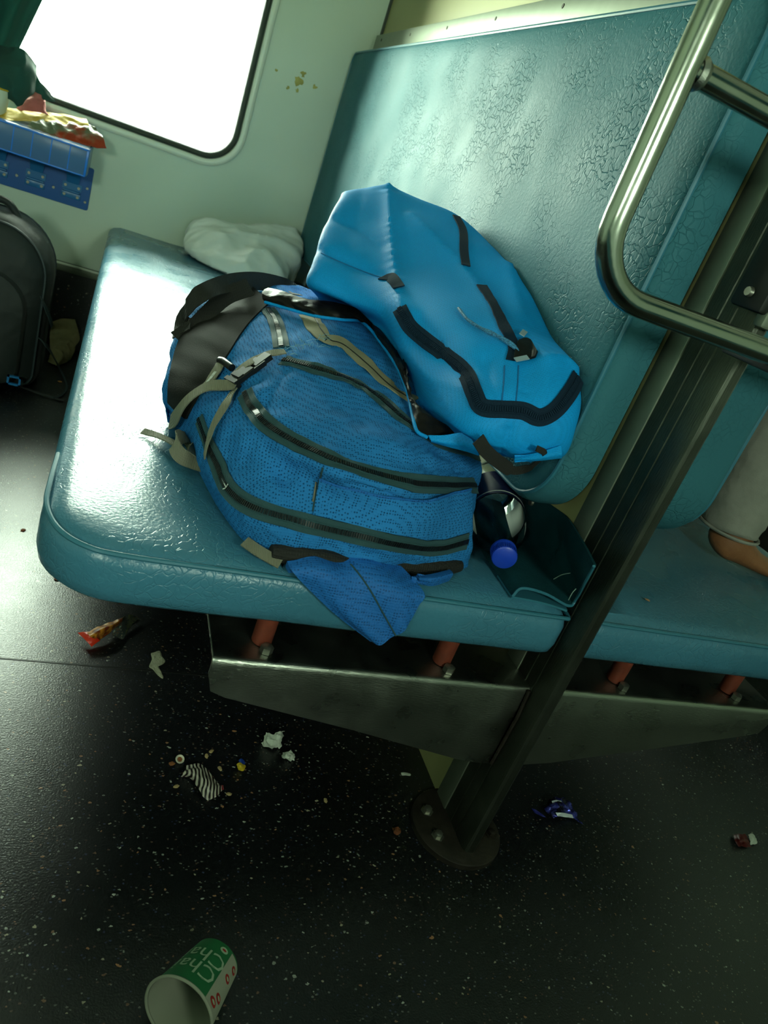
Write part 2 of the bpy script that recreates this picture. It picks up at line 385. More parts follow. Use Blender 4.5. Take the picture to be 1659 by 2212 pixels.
# unseen berths along the aisle wall, added to shade the near floor
MB().box((X0, Y1+0.001, 1.50), (1.5, -2.42, 1.57), 0.012).build('shade_bunk', M_back, wa)
MB().box((X0, Y1+0.001, 0.36), (1.5, -2.62, 0.43), 0.012).build('shade_bunk', M_back, wa)
M_glass = bpy.data.materials.new('window_glass'); M_glass.use_nodes = True
def glass_nodes(m):
    n, l = m.node_tree.nodes, m.node_tree.links; n.clear()
    o = n.new('ShaderNodeOutputMaterial'); t = n.new('ShaderNodeBsdfTransparent'); g = n.new('ShaderNodeBsdfGlossy'); mx = n.new('ShaderNodeMixShader'); fr = n.new('ShaderNodeFresnel')
    t.inputs[0].default_value = (0.95, 0.98, 0.94, 1); g.inputs['Roughness'].default_value = 0.02; fr.inputs[0].default_value = 1.4
    l.new(fr.outputs[0], mx.inputs[0]); l.new(t.outputs[0], mx.inputs[1]); l.new(g.outputs[0], mx.inputs[2]); l.new(mx.outputs[0], o.inputs[0])
glass_nodes(M_glass)
def window(num, h, yin, s):                    # s = direction into the room along y
    rad = (0.085,)*4
    def ring(prof):
        vs = []; N = 0
        for d, y in prof:
            q = rr(*h, rad, d, 10, 6); N = len(q); vs += [(a, yin + s*y, b) for a, b in q]
        n = len(prof)
        return vs, [(j*N+k, j*N+(k+1) % N, ((j+1) % n)*N+(k+1) % N, ((j+1) % n)*N+k) for j in range(n) for k in range(N)]
    w = obj('window_%d' % num, *ring([(-0.030, -0.002), (-0.029, 0.010), (-0.024, 0.014), (-0.016, 0.014), (-0.011, 0.010), (-0.010, -0.002)]), M_alu, kind='structure')
    obj('window_gasket', *ring([(-0.010, -0.002), (-0.009, 0.007), (-0.004, 0.010), (0.004, 0.006), (0.008, -0.004), (0.008, -0.026), (-0.004, -0.026)]), M_gasket, w)
    vs, fs = slab(h, rad, [(-0.002, -0.022), (-0.002, -0.016)], lambda a, b, c: (a, yin + s*c, b), inner=3)
    obj('window_pane', vs, fs, M_glass, w, smooth=False)
window(1, WIN[0], 0.0, -1); window(2, WIN[1], 0.0, -1)
window(3, SIDE[0], Y1, 1); window(4, SIDE[1], Y1, 1)
# vinyl turned up the wall, capped by a metal skirting
MB().box((X0, -0.010, 0.0), (0.62, 0.002, 0.236)).build('trim_1', M_floor, smooth=False, kind='structure')
b = MB().box((X0, -0.016, 0.236), (0.62, 0.002, 0.262), 0.002).build('baseboard_window', M_postl, kind='structure')
MB().box((X0, -0.019, 0.256), (0.62, -0.014, 0.262), 0.001).build('skirting_lip', M_alu, b)
for i in range(9):
    x = -1.1 + 0.19*i
    MB().lathe([(0, 0.004), (0.002, 0.0035)], (x, -0.016, 0.245), (0, -1, 0), 10).build('screw', M_black, b)
# the floor sheets meet in a welded seam
MB().box((X0, -1.530, -0.001), (X1, -1.527, 0.0006)).build('trim_2', M_black, smooth=False, kind='structure')
# paint peeled off the wall beside the window
def peel(name, px, py, r, sd):
    c = at(px, py, y=-0.0006); rn = random.Random(sd); k = 14
    ps = [c + V((math.cos(2*math.pi*i/k), 0, math.sin(2*math.pi*i/k)))*r*rn.uniform(0.45, 1.25) for i in range(k)]
    ps2 = [c + (p-c)*0.85 + V((0, -0.0006, 0)) for p in ps]
    vs = ps + ps2 + [c + V((0, -0.0006, 0))]
    fs = [(i, (i+1) % k, k+(i+1) % k, k+i) for i in range(k)] + [(k+i, k+(i+1) % k, 2*k) for i in range(k)]
    obj(name, vs, fs, M_peel, wall)
for i, (px, py, r) in enumerate([(645, 175, .014), (655, 160, .009), (680, 188, .007), (642, 195, .006), (598, 152, .005), (622, 190, .005)]): peel('peeled_patch', px, py, r, i)
# partition between the two bays with its steel rail
ZS = 0.415
part = MB().box((0.628, -1.79, 0.0), (0.644, -0.001, ZC)).build('wall_partition', M_cream, smooth=False, kind='structure')
rl = MB().box((0.602, -1.765, 1.112), (0.6285, -0.05, 1.150), 0.002).build('steel_rail', M_postl, part)
for i in range(7):
    MB().lathe([(0, 0.004), (0.001, 0.003)], (0.602, -0.12-0.27*i, 1.134), (-1, 0, 0), 10).build('rivet', M_rust, rl)
MB().box((0.622, -0.012, 0.3), (0.6285, 0.0, ZC)).build('corner_bead', M_gasket, part, smooth=False)

# ------------------------------------------------------------------ end post, bracket, foot plate
post = thing('bunk_post', 'tall worn steel post at the aisle end of the seats, bolted to the floor', 'post', (0.655, -1.84, 0))
def post_section(m):
    # channel section with rolled lips and two shallow grooves on the broad face
    out = [(0.624, -1.80), (0.624, -1.822), (0.6252, -1.823), (0.6252, -1.8245), (0.624, -1.8255), (0.624, -1.842), (0.6252, -1.843), (0.6252, -1.8445), (0.624, -1.8455), (0.624, -1.868), (0.6265, -1.8745), (0.630, -1.877), (0.640, -1.877), (0.644, -1.8745), (0.646, -1.868), (0.646, -1.80)]
    k = len(out)
    vs = [(x, y, 0.008) for x, y in out] + [(x, y, ZC) for x, y in out]
    return vs, [(i, (i+1) % k, k+(i+1) % k, k+i) for i in range(k)] + [tuple(range(k))[::-1], tuple(range(k, 2*k))]
obj('post_channel', *post_section(0), M_post, post, smooth=25)
MB().box((0.622, -1.80, 0.008), (0.648, -1.766, ZC), 0.0015).build('edge_strip', M_postl, post)
fc = at(986, 1782, z=0.009); fp = MB().lathe([(0, 0.070), (0.008, 0.070), (0.0095, 0.068)], (fc.x, fc.y, 0.0), (0, 0, 1), 48).build('foot_plate', M_rust, post)
for px, py in ((922, 1752), (945, 1806), (1060, 1802), (1010, 1722)):
    p = at(px, py, z=0.010)
    MB().lathe([(0, 0.010), (0.0015, 0.010), (0.0015, 0.0065), (0.007, 0.0065), (0.008, 0.005)], p, (0, 0, 1), 6).build('bolt', M_screw if px < 1000 else M_rust, fp)
def bracket_mesh():
    xs0, xs1, yf, yb, zt = 0.198, 1.100, -1.840, -1.735, 0.285
    low = [(0.198, 0.262), (0.206, 0.238), (0.225, 0.230), (0.40, 0.192), (0.565, 0.152), (0.60, 0.147), (0.64, 0.146), (0.68, 0.147), (0.72, 0.152), (0.90, 0.192), (1.072, 0.231), (1.092, 0.238), (1.100, 0.262)]
    rows = []
    for x, zl in low:
        e = min(x - xs0, xs1 - x); yb2 = yb - (0.014 if e < 0.004 else 0.004 if e < 0.012 else 0)
        rows.append([V((x, yf, zl)), V((x, yf, zl*0.5+(zt-0.008)*0.5)), V((x, yf, zt-0.008)), V((x, yf+0.0012, zt-0.0035)), V((x, yf+0.0035, zt-0.0012)), V((x, yf+0.008, zt)), V((x, (yf+yb)/2, zt)), V((x, yb2, zt))])
    N = facing(rows, gnormals(rows), V((0.6, -2.6, 1.2)))
    return shell(rows, N, 0.004)
br = obj('seat_bracket', *bracket_mesh(), M_steel, post, smooth=60, label='stainless steel cantilever bracket running under both blue seats')
br.modifiers.new('bevel', 'BEVEL').width = 0.0008
# gusset where the post runs through the bracket
MB().tube([(0.621, -1.842, 0.283), (0.622, -1.845, 0.24), (0.622, -1.843, 0.15)], 0.0025, 8).build('weld_bead', M_rust, post)

# ------------------------------------------------------------------ seats
def make_seat(name, x0, x1, rad, label, grp, pipe):
    t = thing(name, label, 'bench', ((x0+x1)/2, -0.93, 0.285), grp)
    rect = (x0, x1, -1.855, -0.022)
    prof = [(0.030, 0.343), (0.012, 0.346), (0.003, 0.354), (0, 0.366), (0, 0.392), (0.003, 0.402), (0.010, 0.409), (0.024, 0.413), (0.05, 0.415)]
    vs, fs = slab(rect, rad, prof, lambda a, b, c: (a, b, c), crown0=0, crown1=0.0, inner=10, n=12, m=24)
    out = []
    for v in vs:
        if v.z > 0.40: v.z += 0.0022*fbm((v.x, v.y*0.6, 0), 9) 
        else:
            v.y += 0.0012*fbm((v.x, v.y, v.z*2), 14)
        out.append(v)
    obj('cushion', out, fs, M_seat, t)
    obj('piping', *pipe_mesh(pipe), M_piping, t)
    return t
def pipe_mesh(p):
    q = MB().tube(curve([V(v) for v in p], 90), 0.0028, 8); return q.v, q.f
zp = 0.407
t = make_seat('bench', 0.0, 0.621, (0.085, 0.022, 0.02, 0.03), 'blue vinyl bench seat carrying the two blue backpacks', 'blue bench seats',
    [(0.0035, -1.64, zp-0.006), (0.0025, -1.72, zp), (0.004, -1.775, zp+0.001), (0.018, -1.818, zp+0.001), (0.045, -1.844, zp+0.001), (0.085, -1.852, zp+0.001), (0.2, -1.852, zp+0.001), (0.35, -1.852, zp+0.001), (0.5, -1.852, zp+0.001), (0.60, -1.852, zp+0.001), (0.615, -1.848, zp), (0.6185, -1.832, zp), (0.6185, -1.80, zp)])
def seat_leg(t, px, x, y):
    MB().lathe([(0, 0.0115), (0.002, 0.0125), (0.066, 0.0125)], (x, y, 0.286), (0, 0, 1), 20).build('leg', M_redox, t)
    k = MB(); k.lathe([(0, 0.0078), (0.008, 0.0078), (0.010, 0.005)], (x+0.003, y-0.019, 0.2855), (0, 0, 1), 6); k.build('nut', M_screw, t)
for x, y in ((0.258, -1.800), (0.500, -1.803)): seat_leg(t, 0, x, y)
t2 = make_seat('bench', 0.652, 1.34, (0.022, 0.085, 0.03, 0.02), 'blue vinyl bench seat right of the post with a bare foot on it', 'blue bench seats',
    [(0.655, -1.80, zp), (0.655, -1.832, zp), (0.662, -1.850, zp+0.001), (0.73, -1.852, zp+0.001), (0.9, -1.852, zp+0.001), (1.1, -1.852, zp+0.001), (1.25, -1.852, zp+0.001), (1.295, -1.844, zp+0.001), (1.32, -1.82, zp+0.001)])
for x, y in ((0.79, -1.803), (1.02, -1.800)): seat_leg(t2, 0, x, y)
def make_back(name, xf, xr, label, s, tilt=0.0):  # s=-1: cushion faces -x
    t = thing(name, label, 'bunk', ((xf+xr)/2, -0.9, 0.495), 'bunks folded down as backrests')
    rect = (-1.778, -0.014, 0.495, 1.098); rad = (0.085, 0.05, 0.04, 0.05)
    prof = [(0.012, xr), (0.002, xr + s*0.008), (0, (xf+xr)/2), (0.0, xf - s*0.022), (0.002, xf - s*0.012), (0.008, xf - s*0.004), (0.020, xf), (0.06, xf + s*0.002)]
    vs, fs = slab(rect, rad, prof, lambda a, b, c: (c, a, b), crown1=s*0.004, inner=10, n=12, m=20)
    for v in vs:
        if abs(v.x - xf) < 0.01: v.x += 0.0022*fbm((0, v.y, v.z), 8)
    obj('cushion', vs, fs, M_back, t)
    ps = rr(*rect, rad, 0.010, 10, 16); xx = xf - s*0.0025
    # piping follows the near side and the bottom
    pts = [V((xx, a, b)) for a, b in ps]
    k = len(pts); near = sorted(range(k), key=lambda i: i)
    m_ = MB().tube(pts, 0.003, 8, closed=True); m_.build('piping', M_piping, t)
    return t
bk = make_back('folded_bunk', 0.558, 0.617, 'blue vinyl bunk folded down as backrest behind the bright blue backpack', -1)
make_back('folded_bunk', 0.818, 0.664, 'blue vinyl bunk folded down beyond the post, above the bare foot', 1)
MB().lathe([(0, 0.0055), (0.004, 0.005)], at(1150, 1085, x=0.627), (-1, 0, 0), 14).build('screw', M_screw, part)

# ------------------------------------------------------------------ ladder of bent tube clamped to the post
lad = thing('bunk_ladder', 'polished bent steel tube ladder clamped to the post', 'ladder', (0.655, -1.94, 0.785))
yl, xl, xr_, zb_ = -1.940, 0.378, 0.932, 0.7835
def arc(cx, cz, r, a0, a1, n=10): return [V((cx + r*math.cos(math.radians(a0+(a1-a0)*i/n)), yl, cz + r*math.sin(math.radians(a0+(a1-a0)*i/n)))) for i in range(n+1)]
rb = 0.055
pts = [V((xl, yl, 2.1 - 0.1*i)) for i in range(13)] + arc(xl+rb, zb_+rb, rb, 180, 270) + [V((xl+rb+(xr_-xl-2*rb)*i/10, yl, zb_)) for i in range(1, 10)] + arc(xr_-rb, zb_+rb, rb, 270, 360) + [V((xr_, yl, 0.9 + 0.1*i)) for i in range(13)]
MB().tube(pts, 0.0112, 20).build('side_tube', M_rail, lad)
for z in (0.948, 1.20, 1.45, 1.70, 1.95):
    MB().tube([(xl+0.006, yl, z), (xl+0.1, yl, z), (xr_-0.1, yl, z), (xr_-0.006, yl, z)], 0.0098, 16).build('rung', M_rail, lad)
    if z < 1: 
        for xx in (xl+0.013, xr_-0.013): MB().lathe([(-0.004, 0.0105), (0, 0.0125), (0.004, 0.0105)], (xx, yl, z), (1, 0, 0), 16, cap0=False, cap1=False).build('weld_collar', M_steel, lad)
cl = post
for xx in (0.612, 0.658):
    k = MB(); k.box((xx-0.010, -1.944, 0.766), (xx+0.010, -1.872, 0.790), 0.003); k.build('clamp_arm', M_black, cl)
    MB().lathe([(0, 0.0065), (0.005, 0.006)], (xx, -1.944, 0.772), (0, -1, 0), 10).build('bolt', M_screw, cl)
cv = post
MB().box((0.606, -1.890, 0.812), (0.622, -1.845, 0.918), 0.004).build('rubber_edge', M_black, cv)
MB().box((0.604, -1.888, 0.918), (0.630, -1.852, 0.945), 0.005).build('rubber_cap', M_black, cv)
MB().box((0.616, -1.892, 0.80), (0.652, -1.8775, 0.925), 0.004).build('cover_sheet', M_postl, cv)
for q in ((0.605, -1.868, 0.828), (0.605, -1.868, 0.90)): MB().lathe([(0, 0.0055), (0.004, 0.0045)], q, (-1, 0, 0), 10).build('bolt', M_screw, cv)
MB().lathe([(0, 0.0055), (0.004, 0.0045)], (0.615, -1.888, 0.932), (0, -1, 0), 10).build('bolt', M_rust, cv)

# ------------------------------------------------------------------ dark blue backpack lying on the bench
M_bag = mat('navy_ripstop', (42, 120, 186), 0.85, bump=(('dots', 330, 0.0008, None), ('noise', 22, 0.003, None)), var=(14, 0.82, 0.25), spec=0.08, weave=(330, 0.35, 0.3))
M_bag2 = mat('navy_padded_mesh', (32, 98, 170), 0.6, bump=(('dots', 300, 0.0008, None),), spec=0.25, weave=(300, 0.55, 0.3))
M_yoke = mat('black_fabric', (26, 26, 23), 0.85, bump=(('noise', 700, 0.0004, None),), spec=0.2)
M_web = mat('black_webbing', (30, 30, 26), 0.75, bump=(('wave', 260, 0.0005, None),))
M_tape = mat('zip_tape', (44, 78, 84), 0.75, bump=(('wave', 420, 0.0003, None),))
M_teeth = mat('zip_teeth', (20, 26, 30), 0.35)
M_beige = mat('beige_zip', (142, 136, 108), 0.8, bump=(('noise', 500, 0.0004, None),), var=(60, 0.85, 0.2))
M_strap = mat('grey_webbing', (128, 126, 106), 0.75, bump=(('wave', 260, 0.0005, None),))
M_plastic = mat('black_buckle', (24, 24, 22), 0.28)
M_meshpad = mat('black_spacer_mesh', (26, 26, 22), 0.8, bump=(('dots', 330, 0.0012, None),))
M_fray = mat('frayed_thread', (96, 150, 168), 0.8)
def ctrl(G, key): return [[at(a, b, **{key: (ZS + h if key == 'z' else h)}) for a, b, h in r] for r in G]
G1 = [[(372,905,.002),(420,1000,.002),(480,1110,.002),(560,1190,.002),(720,1228,.002),(880,1242,.002),(1003,1228,.002)],
 [(362,880,.03),(425,960,.035),(480,1050,.04),(560,1115,.045),(720,1150,.05),(880,1178,.05),(1014,1165,.045)],
 [(358,850,.05),(470,920,.08),(540,970,.085),(640,1030,.085),(760,1080,.085),(900,1110,.085),(1020,1110,.075)],
 [(362,820,.065),(500,850,.11),(560,890,.12),(650,955,.12),(770,1010,.12),(900,1040,.115),(1027,1050,.095)],
 [(375,780,.08),(520,770,.135),(610,785,.155),(700,805,.16),(800,855,.155),(900,930,.145),(1040,995,.11)],
 [(385,720,.10),(540,690,.155),(630,680,.175),(720,720,.18),(830,810,.165),(920,900,.15),(1038,970,.12)],
 [(410,660,.12),(550,630,.165),(650,625,.185),(760,680,.185),(870,770,.175),(950,870,.155),(1040,955,.12)]]
c1 = ctrl(G1, 'z')
c1.append([V((p.x + 0.035, p.y + 0.07, ZS + 0.06)) for p in c1[-1]])
c1.append([V((p.x - 0.01, p.y - 0.005, ZS + 0.002)) for p in c1[-1]])
for r in c1:                                   # close both ends down to the bench
    a, b = r[0], r[-1]
    r.insert(0, V((a.x + 0.012, a.y + 0.02, max(ZS + 0.002, a.z - 0.045)))); r.append(V((b.x + 0.012, min(b.y + 0.03, -1.45), max(ZS + 0.002, b.z - 0.055))))
def body(cg, nu, nv, disp, closepoint, name, m, parent):
    g = grid(cg, nu, nv); N = facing(g, gnormals(g), CAM)
    g = [[g[j][i] + N[j][i]*disp(g[j][i], i/(nu-1), j/(nv-1)) for i in range(nu)] for j in range(nv)]
    vs = [p for r in g for p in r]; fs = gfaces(nu, nv)
    edge = [i for i in range(nu)] + [j*nu+nu-1 for j in range(1, nv)] + [(nv-1)*nu+i for i in range(nu-2, -1, -1)] + [j*nu for j in range(nv-2, 0, -1)]
    vs.append(V(closepoint)); k = len(vs)-1
    fs += [(b_, a_, k) for a_, b_ in zip(edge, edge[1:]+edge[:1])]
    o = obj(name, vs, fs, m, parent, smooth=True)
    return o, BVHTree.FromPolygons(vs, fs)
def creases(bvh, spec):
    out = []
    for pix, amp, w in spec:
        P, N = on(bvh, pix, 24); out.append((P, amp, w))
    return out
def crease_d(p, CR):
    s = 0.0
    for P, amp, w in CR:
        d = min((p - q).length_squared for q in P)**0.5
        if d < w*4: s += amp*math.exp(-d/w*1.4)
    return s
bag = thing('backpack', 'dark blue backpack with grey straps lying on its side on the bench', 'backpack', (0.3, -1.6, ZS))
def d1(p, u, v):
    if p.z < ZS + 0.012: return 0.0
    q = 0.0045*fbm(p, 16, 3) + 0.0022*ridge(p + V((3, 1, 0)), 30) - 0.001
    return q
g_ = grid(c1, 40, 40); B1a = BVHTree.FromPolygons([p for r in g_ for p in r], gfaces(40, 40))
CR1 = creases(B1a, [([(560, 880), (600, 830), (620, 800)], -0.006, 0.012), ([(520, 960), (560, 1000), (600, 1060)], 0.004, 0.012), ([(620, 1040), (630, 1080), (640, 1110)], -0.005, 0.010), ([(760, 1050), (850, 1072), (920, 1082), (990, 1066)], -0.007, 0.009),
    ([(800, 960), (900, 985), (980, 1000)], 0.005, 0.012), ([(850, 1000), (930, 1010), (1010, 1015)], -0.005, 0.009), ([(960, 985), (985, 1005), (1000, 1040)], -0.006, 0.009), ([(700, 880), (760, 930), (840, 960)], 0.004, 0.016), ([(540, 720), (560, 770), (560, 820)], -0.004, 0.012),
    ([(560, 1120), (600, 1150), (640, 1180)], 0.004, 0.010), ([(700, 1160), (760, 1185), (800, 1200)], -0.004, 0.010), ([(850, 1190), (900, 1205), (950, 1215)], 0.004, 0.010)])
d1_0 = d1
def d1(p, u, v): return d1_0(p, u, v) + (crease_d(p, CR1) if p.z > ZS + 0.015 else 0)
o1, B1 = body(c1, 130, 130, d1, (0.32, -1.55, ZS + 0.002), 'bag_body', M_bag, bag)
def zipper(parent, bvh, pix, n=90, w=0.021, tape=M_tape, lift=0.0006, name='zipper', teeth=True, tmat=M_teeth):
    P, N = on(bvh, pix, n)
    for _ in range(2): P = [P[0]] + [(P[i-1] + P[i]*2 + P[i+1])/4 for i in range(1, len(P)-1)] + [P[-1]]
    m_ = MB(); ribbon(m_, P, N, w, 0.0016, lift); z = m_.build(name, tape, parent)
    if teeth:
        k = MB(); L = 0; step = 0.0026
        for i in range(len(P)-1):
            d = P[i+1]-P[i]; s = d.length; t = d.normalized() if s > 0 else V((1, 0, 0))
            while L < s:
                c = P[i] + d*(L/s) + N[i]*(lift + 0.0022); nn = (N[i]-t*N[i].dot(t)).normalized(); sd = t.cross(nn)
                k.obb(c, t, sd, nn, 0.0008, 0.0029, 0.0009); L += step
            L -= s
        k.build('zip_teeth', tmat, z, smooth=False, kind='stuff')
        e = MB()
        for sg in (-1, 1):
            R_ = [P[i] + (P[min(i+1, len(P)-1)]-P[max(i-1, 0)]).normalized().cross(N[i])*(0.0045*sg) + N[i]*(lift+0.0016) for i in range(len(P))]
            e.tube(R_, 0.0008, 5)
        e.build('seam_cord', tape, z)
    return z
zipper(bag, B1, [(432, 905), (452, 960), (472, 1005), (492, 1052), (535, 1090), (610, 1118), (720, 1143), (850, 1172), (940, 1183), (1008, 1168)], 100)
zipper(bag, B1, [(530, 850), (548, 885), (590, 928), (660, 968), (760, 1010), (870, 1040), (950, 1048), (1026, 1050)], 90)
zipper(bag, B1, [(612, 780), (660, 792), (715, 808), (770, 830), (820, 862), (860, 898), (905, 932), (960, 960), (1030, 982)], 90)
zipper(bag, B1, [(578, 668), (592, 690), (602, 720), (608, 752)], 30)
zipper(bag, B1, [(666, 682), (684, 712), (702, 734), (738, 742), (790, 786), (840, 834), (892, 868)], 60, w=0.028, tape=M_beige, teeth=False, name='beige_zipper')
P, N = on(B1, [(676, 682), (694, 716), (712, 738), (740, 748), (790, 788), (840, 836), (890, 868)], 60)
MB().tube([p + n*0.003 for p, n in zip(P, N)], 0.0007, 5).build('seam_cord', M_teeth, bag)
k = MB()
for pa in ([(484, 1036), (489, 1046), (494, 1055)], [(494, 1055), (497, 1048)], [(487, 1058), (493, 1056)]):
    P, N = on(B1, pa, 4); ribbon(k, [p + n*0.003 for p, n in zip(P, N)], N, 0.0012, 0.0006)
k.build('logo_mark', mat('white_print', (205, 210, 205), 0.6), bag)
# bottle pocket: hem, side seam and loose stitching
P, N = on(B1, [(698, 1010), (690, 1040), (682, 1070), (676, 1105)], 20); MB().tube([p + n*0.0006 for p, n in zip(P, N)], 0.0011, 6).build('pocket_seam', M_tape, bag)
P, N = on(B1, [(684, 1040), (680, 1062), (676, 1085)], 14); MB().tube([p + n*0.0018 for p, n in zip(P, N)], 0.0009, 6).build('loose_thread', M_strap, bag)
pk = [[(694, 1030), (760, 1050), (840, 1075), (900, 1085), (960, 1072), (1012, 1060)], [(684, 1070), (760, 1090), (840, 1112), (900, 1120), (960, 1112), (1014, 1098)], [(676, 1112), (760, 1132), (840, 1150), (900, 1158), (960, 1158), (1012, 1144)]]
pg = []
for j, r in enumerate(pk):
    P, N = on(B1, r, 40); pg.append([p + n*(0.004 + 0.004*math.sin(math.pi*i/39)*(1 - j*0.45)) for i, (p, n) in enumerate(zip(P, N))])
g = grid(pg, 40, 14); Ng = facing(g, gnormals(g), CAM); obj('side_pocket', *shell(g, Ng, 0.0015), M_bag, bag)
P, N = g[0], Ng[0]; MB().tube([p for p in P], 0.0016, 6).build('pocket_hem', M_bag2, bag)
# black padded yoke at the top of the bag and its grab handle
def over(bvh, rows, n, nv, lift, th, name, m, parent, bulge=0.0, wr=0.0):
    pg = []
    for r in rows:
        P, N = on(bvh, r, n); pg.append([p + q*lift for p, q in zip(P, N)])
    g = grid(pg, n, nv); N = facing(g, gnormals(g), CAM)
    g = [[g[j][i] + N[j][i]*(bulge*math.sin(math.pi*i/(n-1))*math.sin(math.pi*j/(nv-1)) + wr*ridge(g[j][i], 55)) for i in range(n)] for j in range(nv)]
    return obj(name, *shell(g, gnormals_facing(g), th), m, parent), g
def gnormals_facing(g): return facing(g, gnormals(g), CAM)
yk, yg = over(B1, [[(366, 870), (368, 820), (378, 770), (392, 730), (420, 690), (455, 655), (500, 630), (545, 622)],
         [(385, 890), (400, 840), (425, 795), (452, 752), (478, 715), (508, 680), (540, 652), (566, 640)],
         [(405, 905), (430, 858), (462, 815), (488, 775), (512, 738), (535, 705), (562, 675), (585, 655)]], 40, 16, 0.003, 0.004, 'top_yoke', M_yoke, bag, 0.005)
def strap(parent, ctrl3, nrm, width, m, name, n=40, th=0.0016):
    P = curve(ctrl3, n); Nn = [V(q) for q in nrm]; NN = [v.normalized() for v in curve(Nn, n)]
    k = MB(); ribbon(k, P, NN, width, th); return k.build(name, m, parent)
hA = at(395, 726, z=ZS+.115); hB = at(560, 600, z=ZS+.19)
strap(bag, [at(392, 722, z=ZS+.105), at(398, 690, z=ZS+.118), at(408, 662, z=ZS+.14), at(440, 632, z=ZS+.165), at(500, 612, z=ZS+.18), at(560, 608, z=ZS+.185), at(620, 622, z=ZS+.185), at(650, 640, z=ZS+.19)],
      [(-.8, -.5, .5), (-.8, -.5, .5), (-.6, -.5, .7), (-.4, -.6, .7), (-.1, -.8, .6), (0, -.8, .6), (0, -.8, .6), (0, -.7, .7)], 0.030, M_web, 'grab_handle')
strap(bag, [at(382, 732, z=ZS+.098), at(420, 706, z=ZS+.118), at(450, 676, z=ZS+.14), at(490, 640, z=ZS+.165), at(540, 620, z=ZS+.185)],
      [(-.5, -.7, .5), (-.5, -.7, .5), (-.5, -.7, .5), (-.3, -.8, .5), (-.1, -.8, .5)], 0.026, M_web, 'handle_loop')
# grey compression straps and the side buckle
def surf_strap(pix, w, m, name, lift=0.004, n=30, parent=bag, bow=0.0):
    P, N = on(B1, pix, n); P = [p + q*(lift + bow*math.sin(math.pi*i/(n-1))) for i, (p, q) in enumerate(zip(P, N))]
    for _ in range(3): P = [P[0]] + [(P[i-1] + P[i]*2 + P[i+1])/4 for i in range(1, n-1)] + [P[-1]]
    k = MB(); ribbon(k, P, N, w, 0.0015); return k.build(name, m, parent)
surf_strap([(616, 770), (580, 775), (540, 795), (510, 820)], 0.013, M_strap, 'compression_strap', 0.006)
surf_strap([(452, 988), (470, 940), (490, 895), (512, 850)], 0.0115, M_strap, 'compression_strap', 0.005, bow=0.004)
surf_strap([(520, 842), (492, 848), (464, 852), (430, 872), (405, 893), (380, 918)], 0.017, M_strap, 'strap_tail', 0.008, bow=0.006)
surf_strap([(482, 792), (470, 812), (455, 835), (440, 848)], 0.0145, M_strap, 'brand_tab', 0.005)
P, N = on(B1, [(471, 812), (452, 838)], 12); k = MB()
for i in range(0, 12): k.obb(P[i] + N[i]*0.0068, (P[-1]-P[0]).normalized(), (P[-1]-P[0]).normalized().cross(N[i]).normalized(), N[i], 0.0005 + 0.0003*(i % 3), 0.0022, 0.0002)
k.build('tab_lettering', mat('white_thread', (200, 205, 195), 0.7), bag, smooth=False, kind='stuff')
def buckle(pa, pb, w, parent, lift=0.008):
    P, N = on(B1, [pa, pb], 5); t = (P[-1]-P[0]).normalized(); n = N[2]; n = (n - t*n.dot(t)).normalized(); s = t.cross(n); c = (P[0]+P[-1])/2 + n*lift; L = (P[-1]-P[0]).length/2
    k = MB().obb(c - t*L*0.45, t, s, n, L*0.5, w*0.5, 0.004); b_ = k.build('buckle', M_plastic, parent, smooth=False); b_.modifiers.new('bevel', 'BEVEL').width = 0.0015
    k = MB().obb(c + t*L*0.55, t, s, n, L*0.4, w*0.36, 0.0034); k.build('buckle_prong', M_plastic, b_, smooth=False)
    for sg in (-1, 1): MB().obb(c + t*L*0.2 + s*(sg*w*0.45), t, s, n, L*0.35, w*0.08, 0.003).build('buckle_arm', M_plastic, b_, smooth=False)
    k = MB().obb(c - t*L*0.95, t, s, n, L*0.10, w*0.6, 0.0046); k.build('ladder_bar', M_plastic, b_, smooth=False)
    k = MB().obb(c - t*L*0.62 + n*0.0042, t, s, n, L*0.12, w*0.45, 0.001); k.build('ladder_bar', M_plastic, b_, smooth=False)
buckle((506, 838), (588, 778), 0.020, bag)
P, N = on(B1, [(478, 788), (506, 802)], 4); k = MB(); k.tube([P[0]+N[0]*.006, P[1]+N[1]*.008, P[3]+N[3]*.006], 0.0048, 10); k.build('adjuster', M_plastic, bag)
# loose webbing end lying on the bench
strap(bag, [at(455, 1012, z=ZS+.012), at(420, 1000, z=ZS+.012), at(392, 985, z=ZS+.018), at(378, 960, z=ZS+.028), at(392, 942, z=ZS+.03), at(412, 950, z=ZS+.022), at(418, 985, z=ZS+.02)],
      [(0, -.6, .8), (0, -.6, .8), (-.4, -.8, .5), (-.9, -.4, .2), (-.2, .6, -.6), (.5, .3, -.6), (.3, -.5, .6)], 0.019, M_strap, 'webbing_loop')
strap(bag, [at(382, 962, z=ZS+.016), at(360, 950, z=ZS+.010), at(335, 940, z=ZS+.006), at(308, 932, z=ZS+.004)],
      [(0, -.3, 1), (0, -.2, 1), (0, -.2, 1), (0, -.3, 1)], 0.0125, M_strap, 'webbing_end')
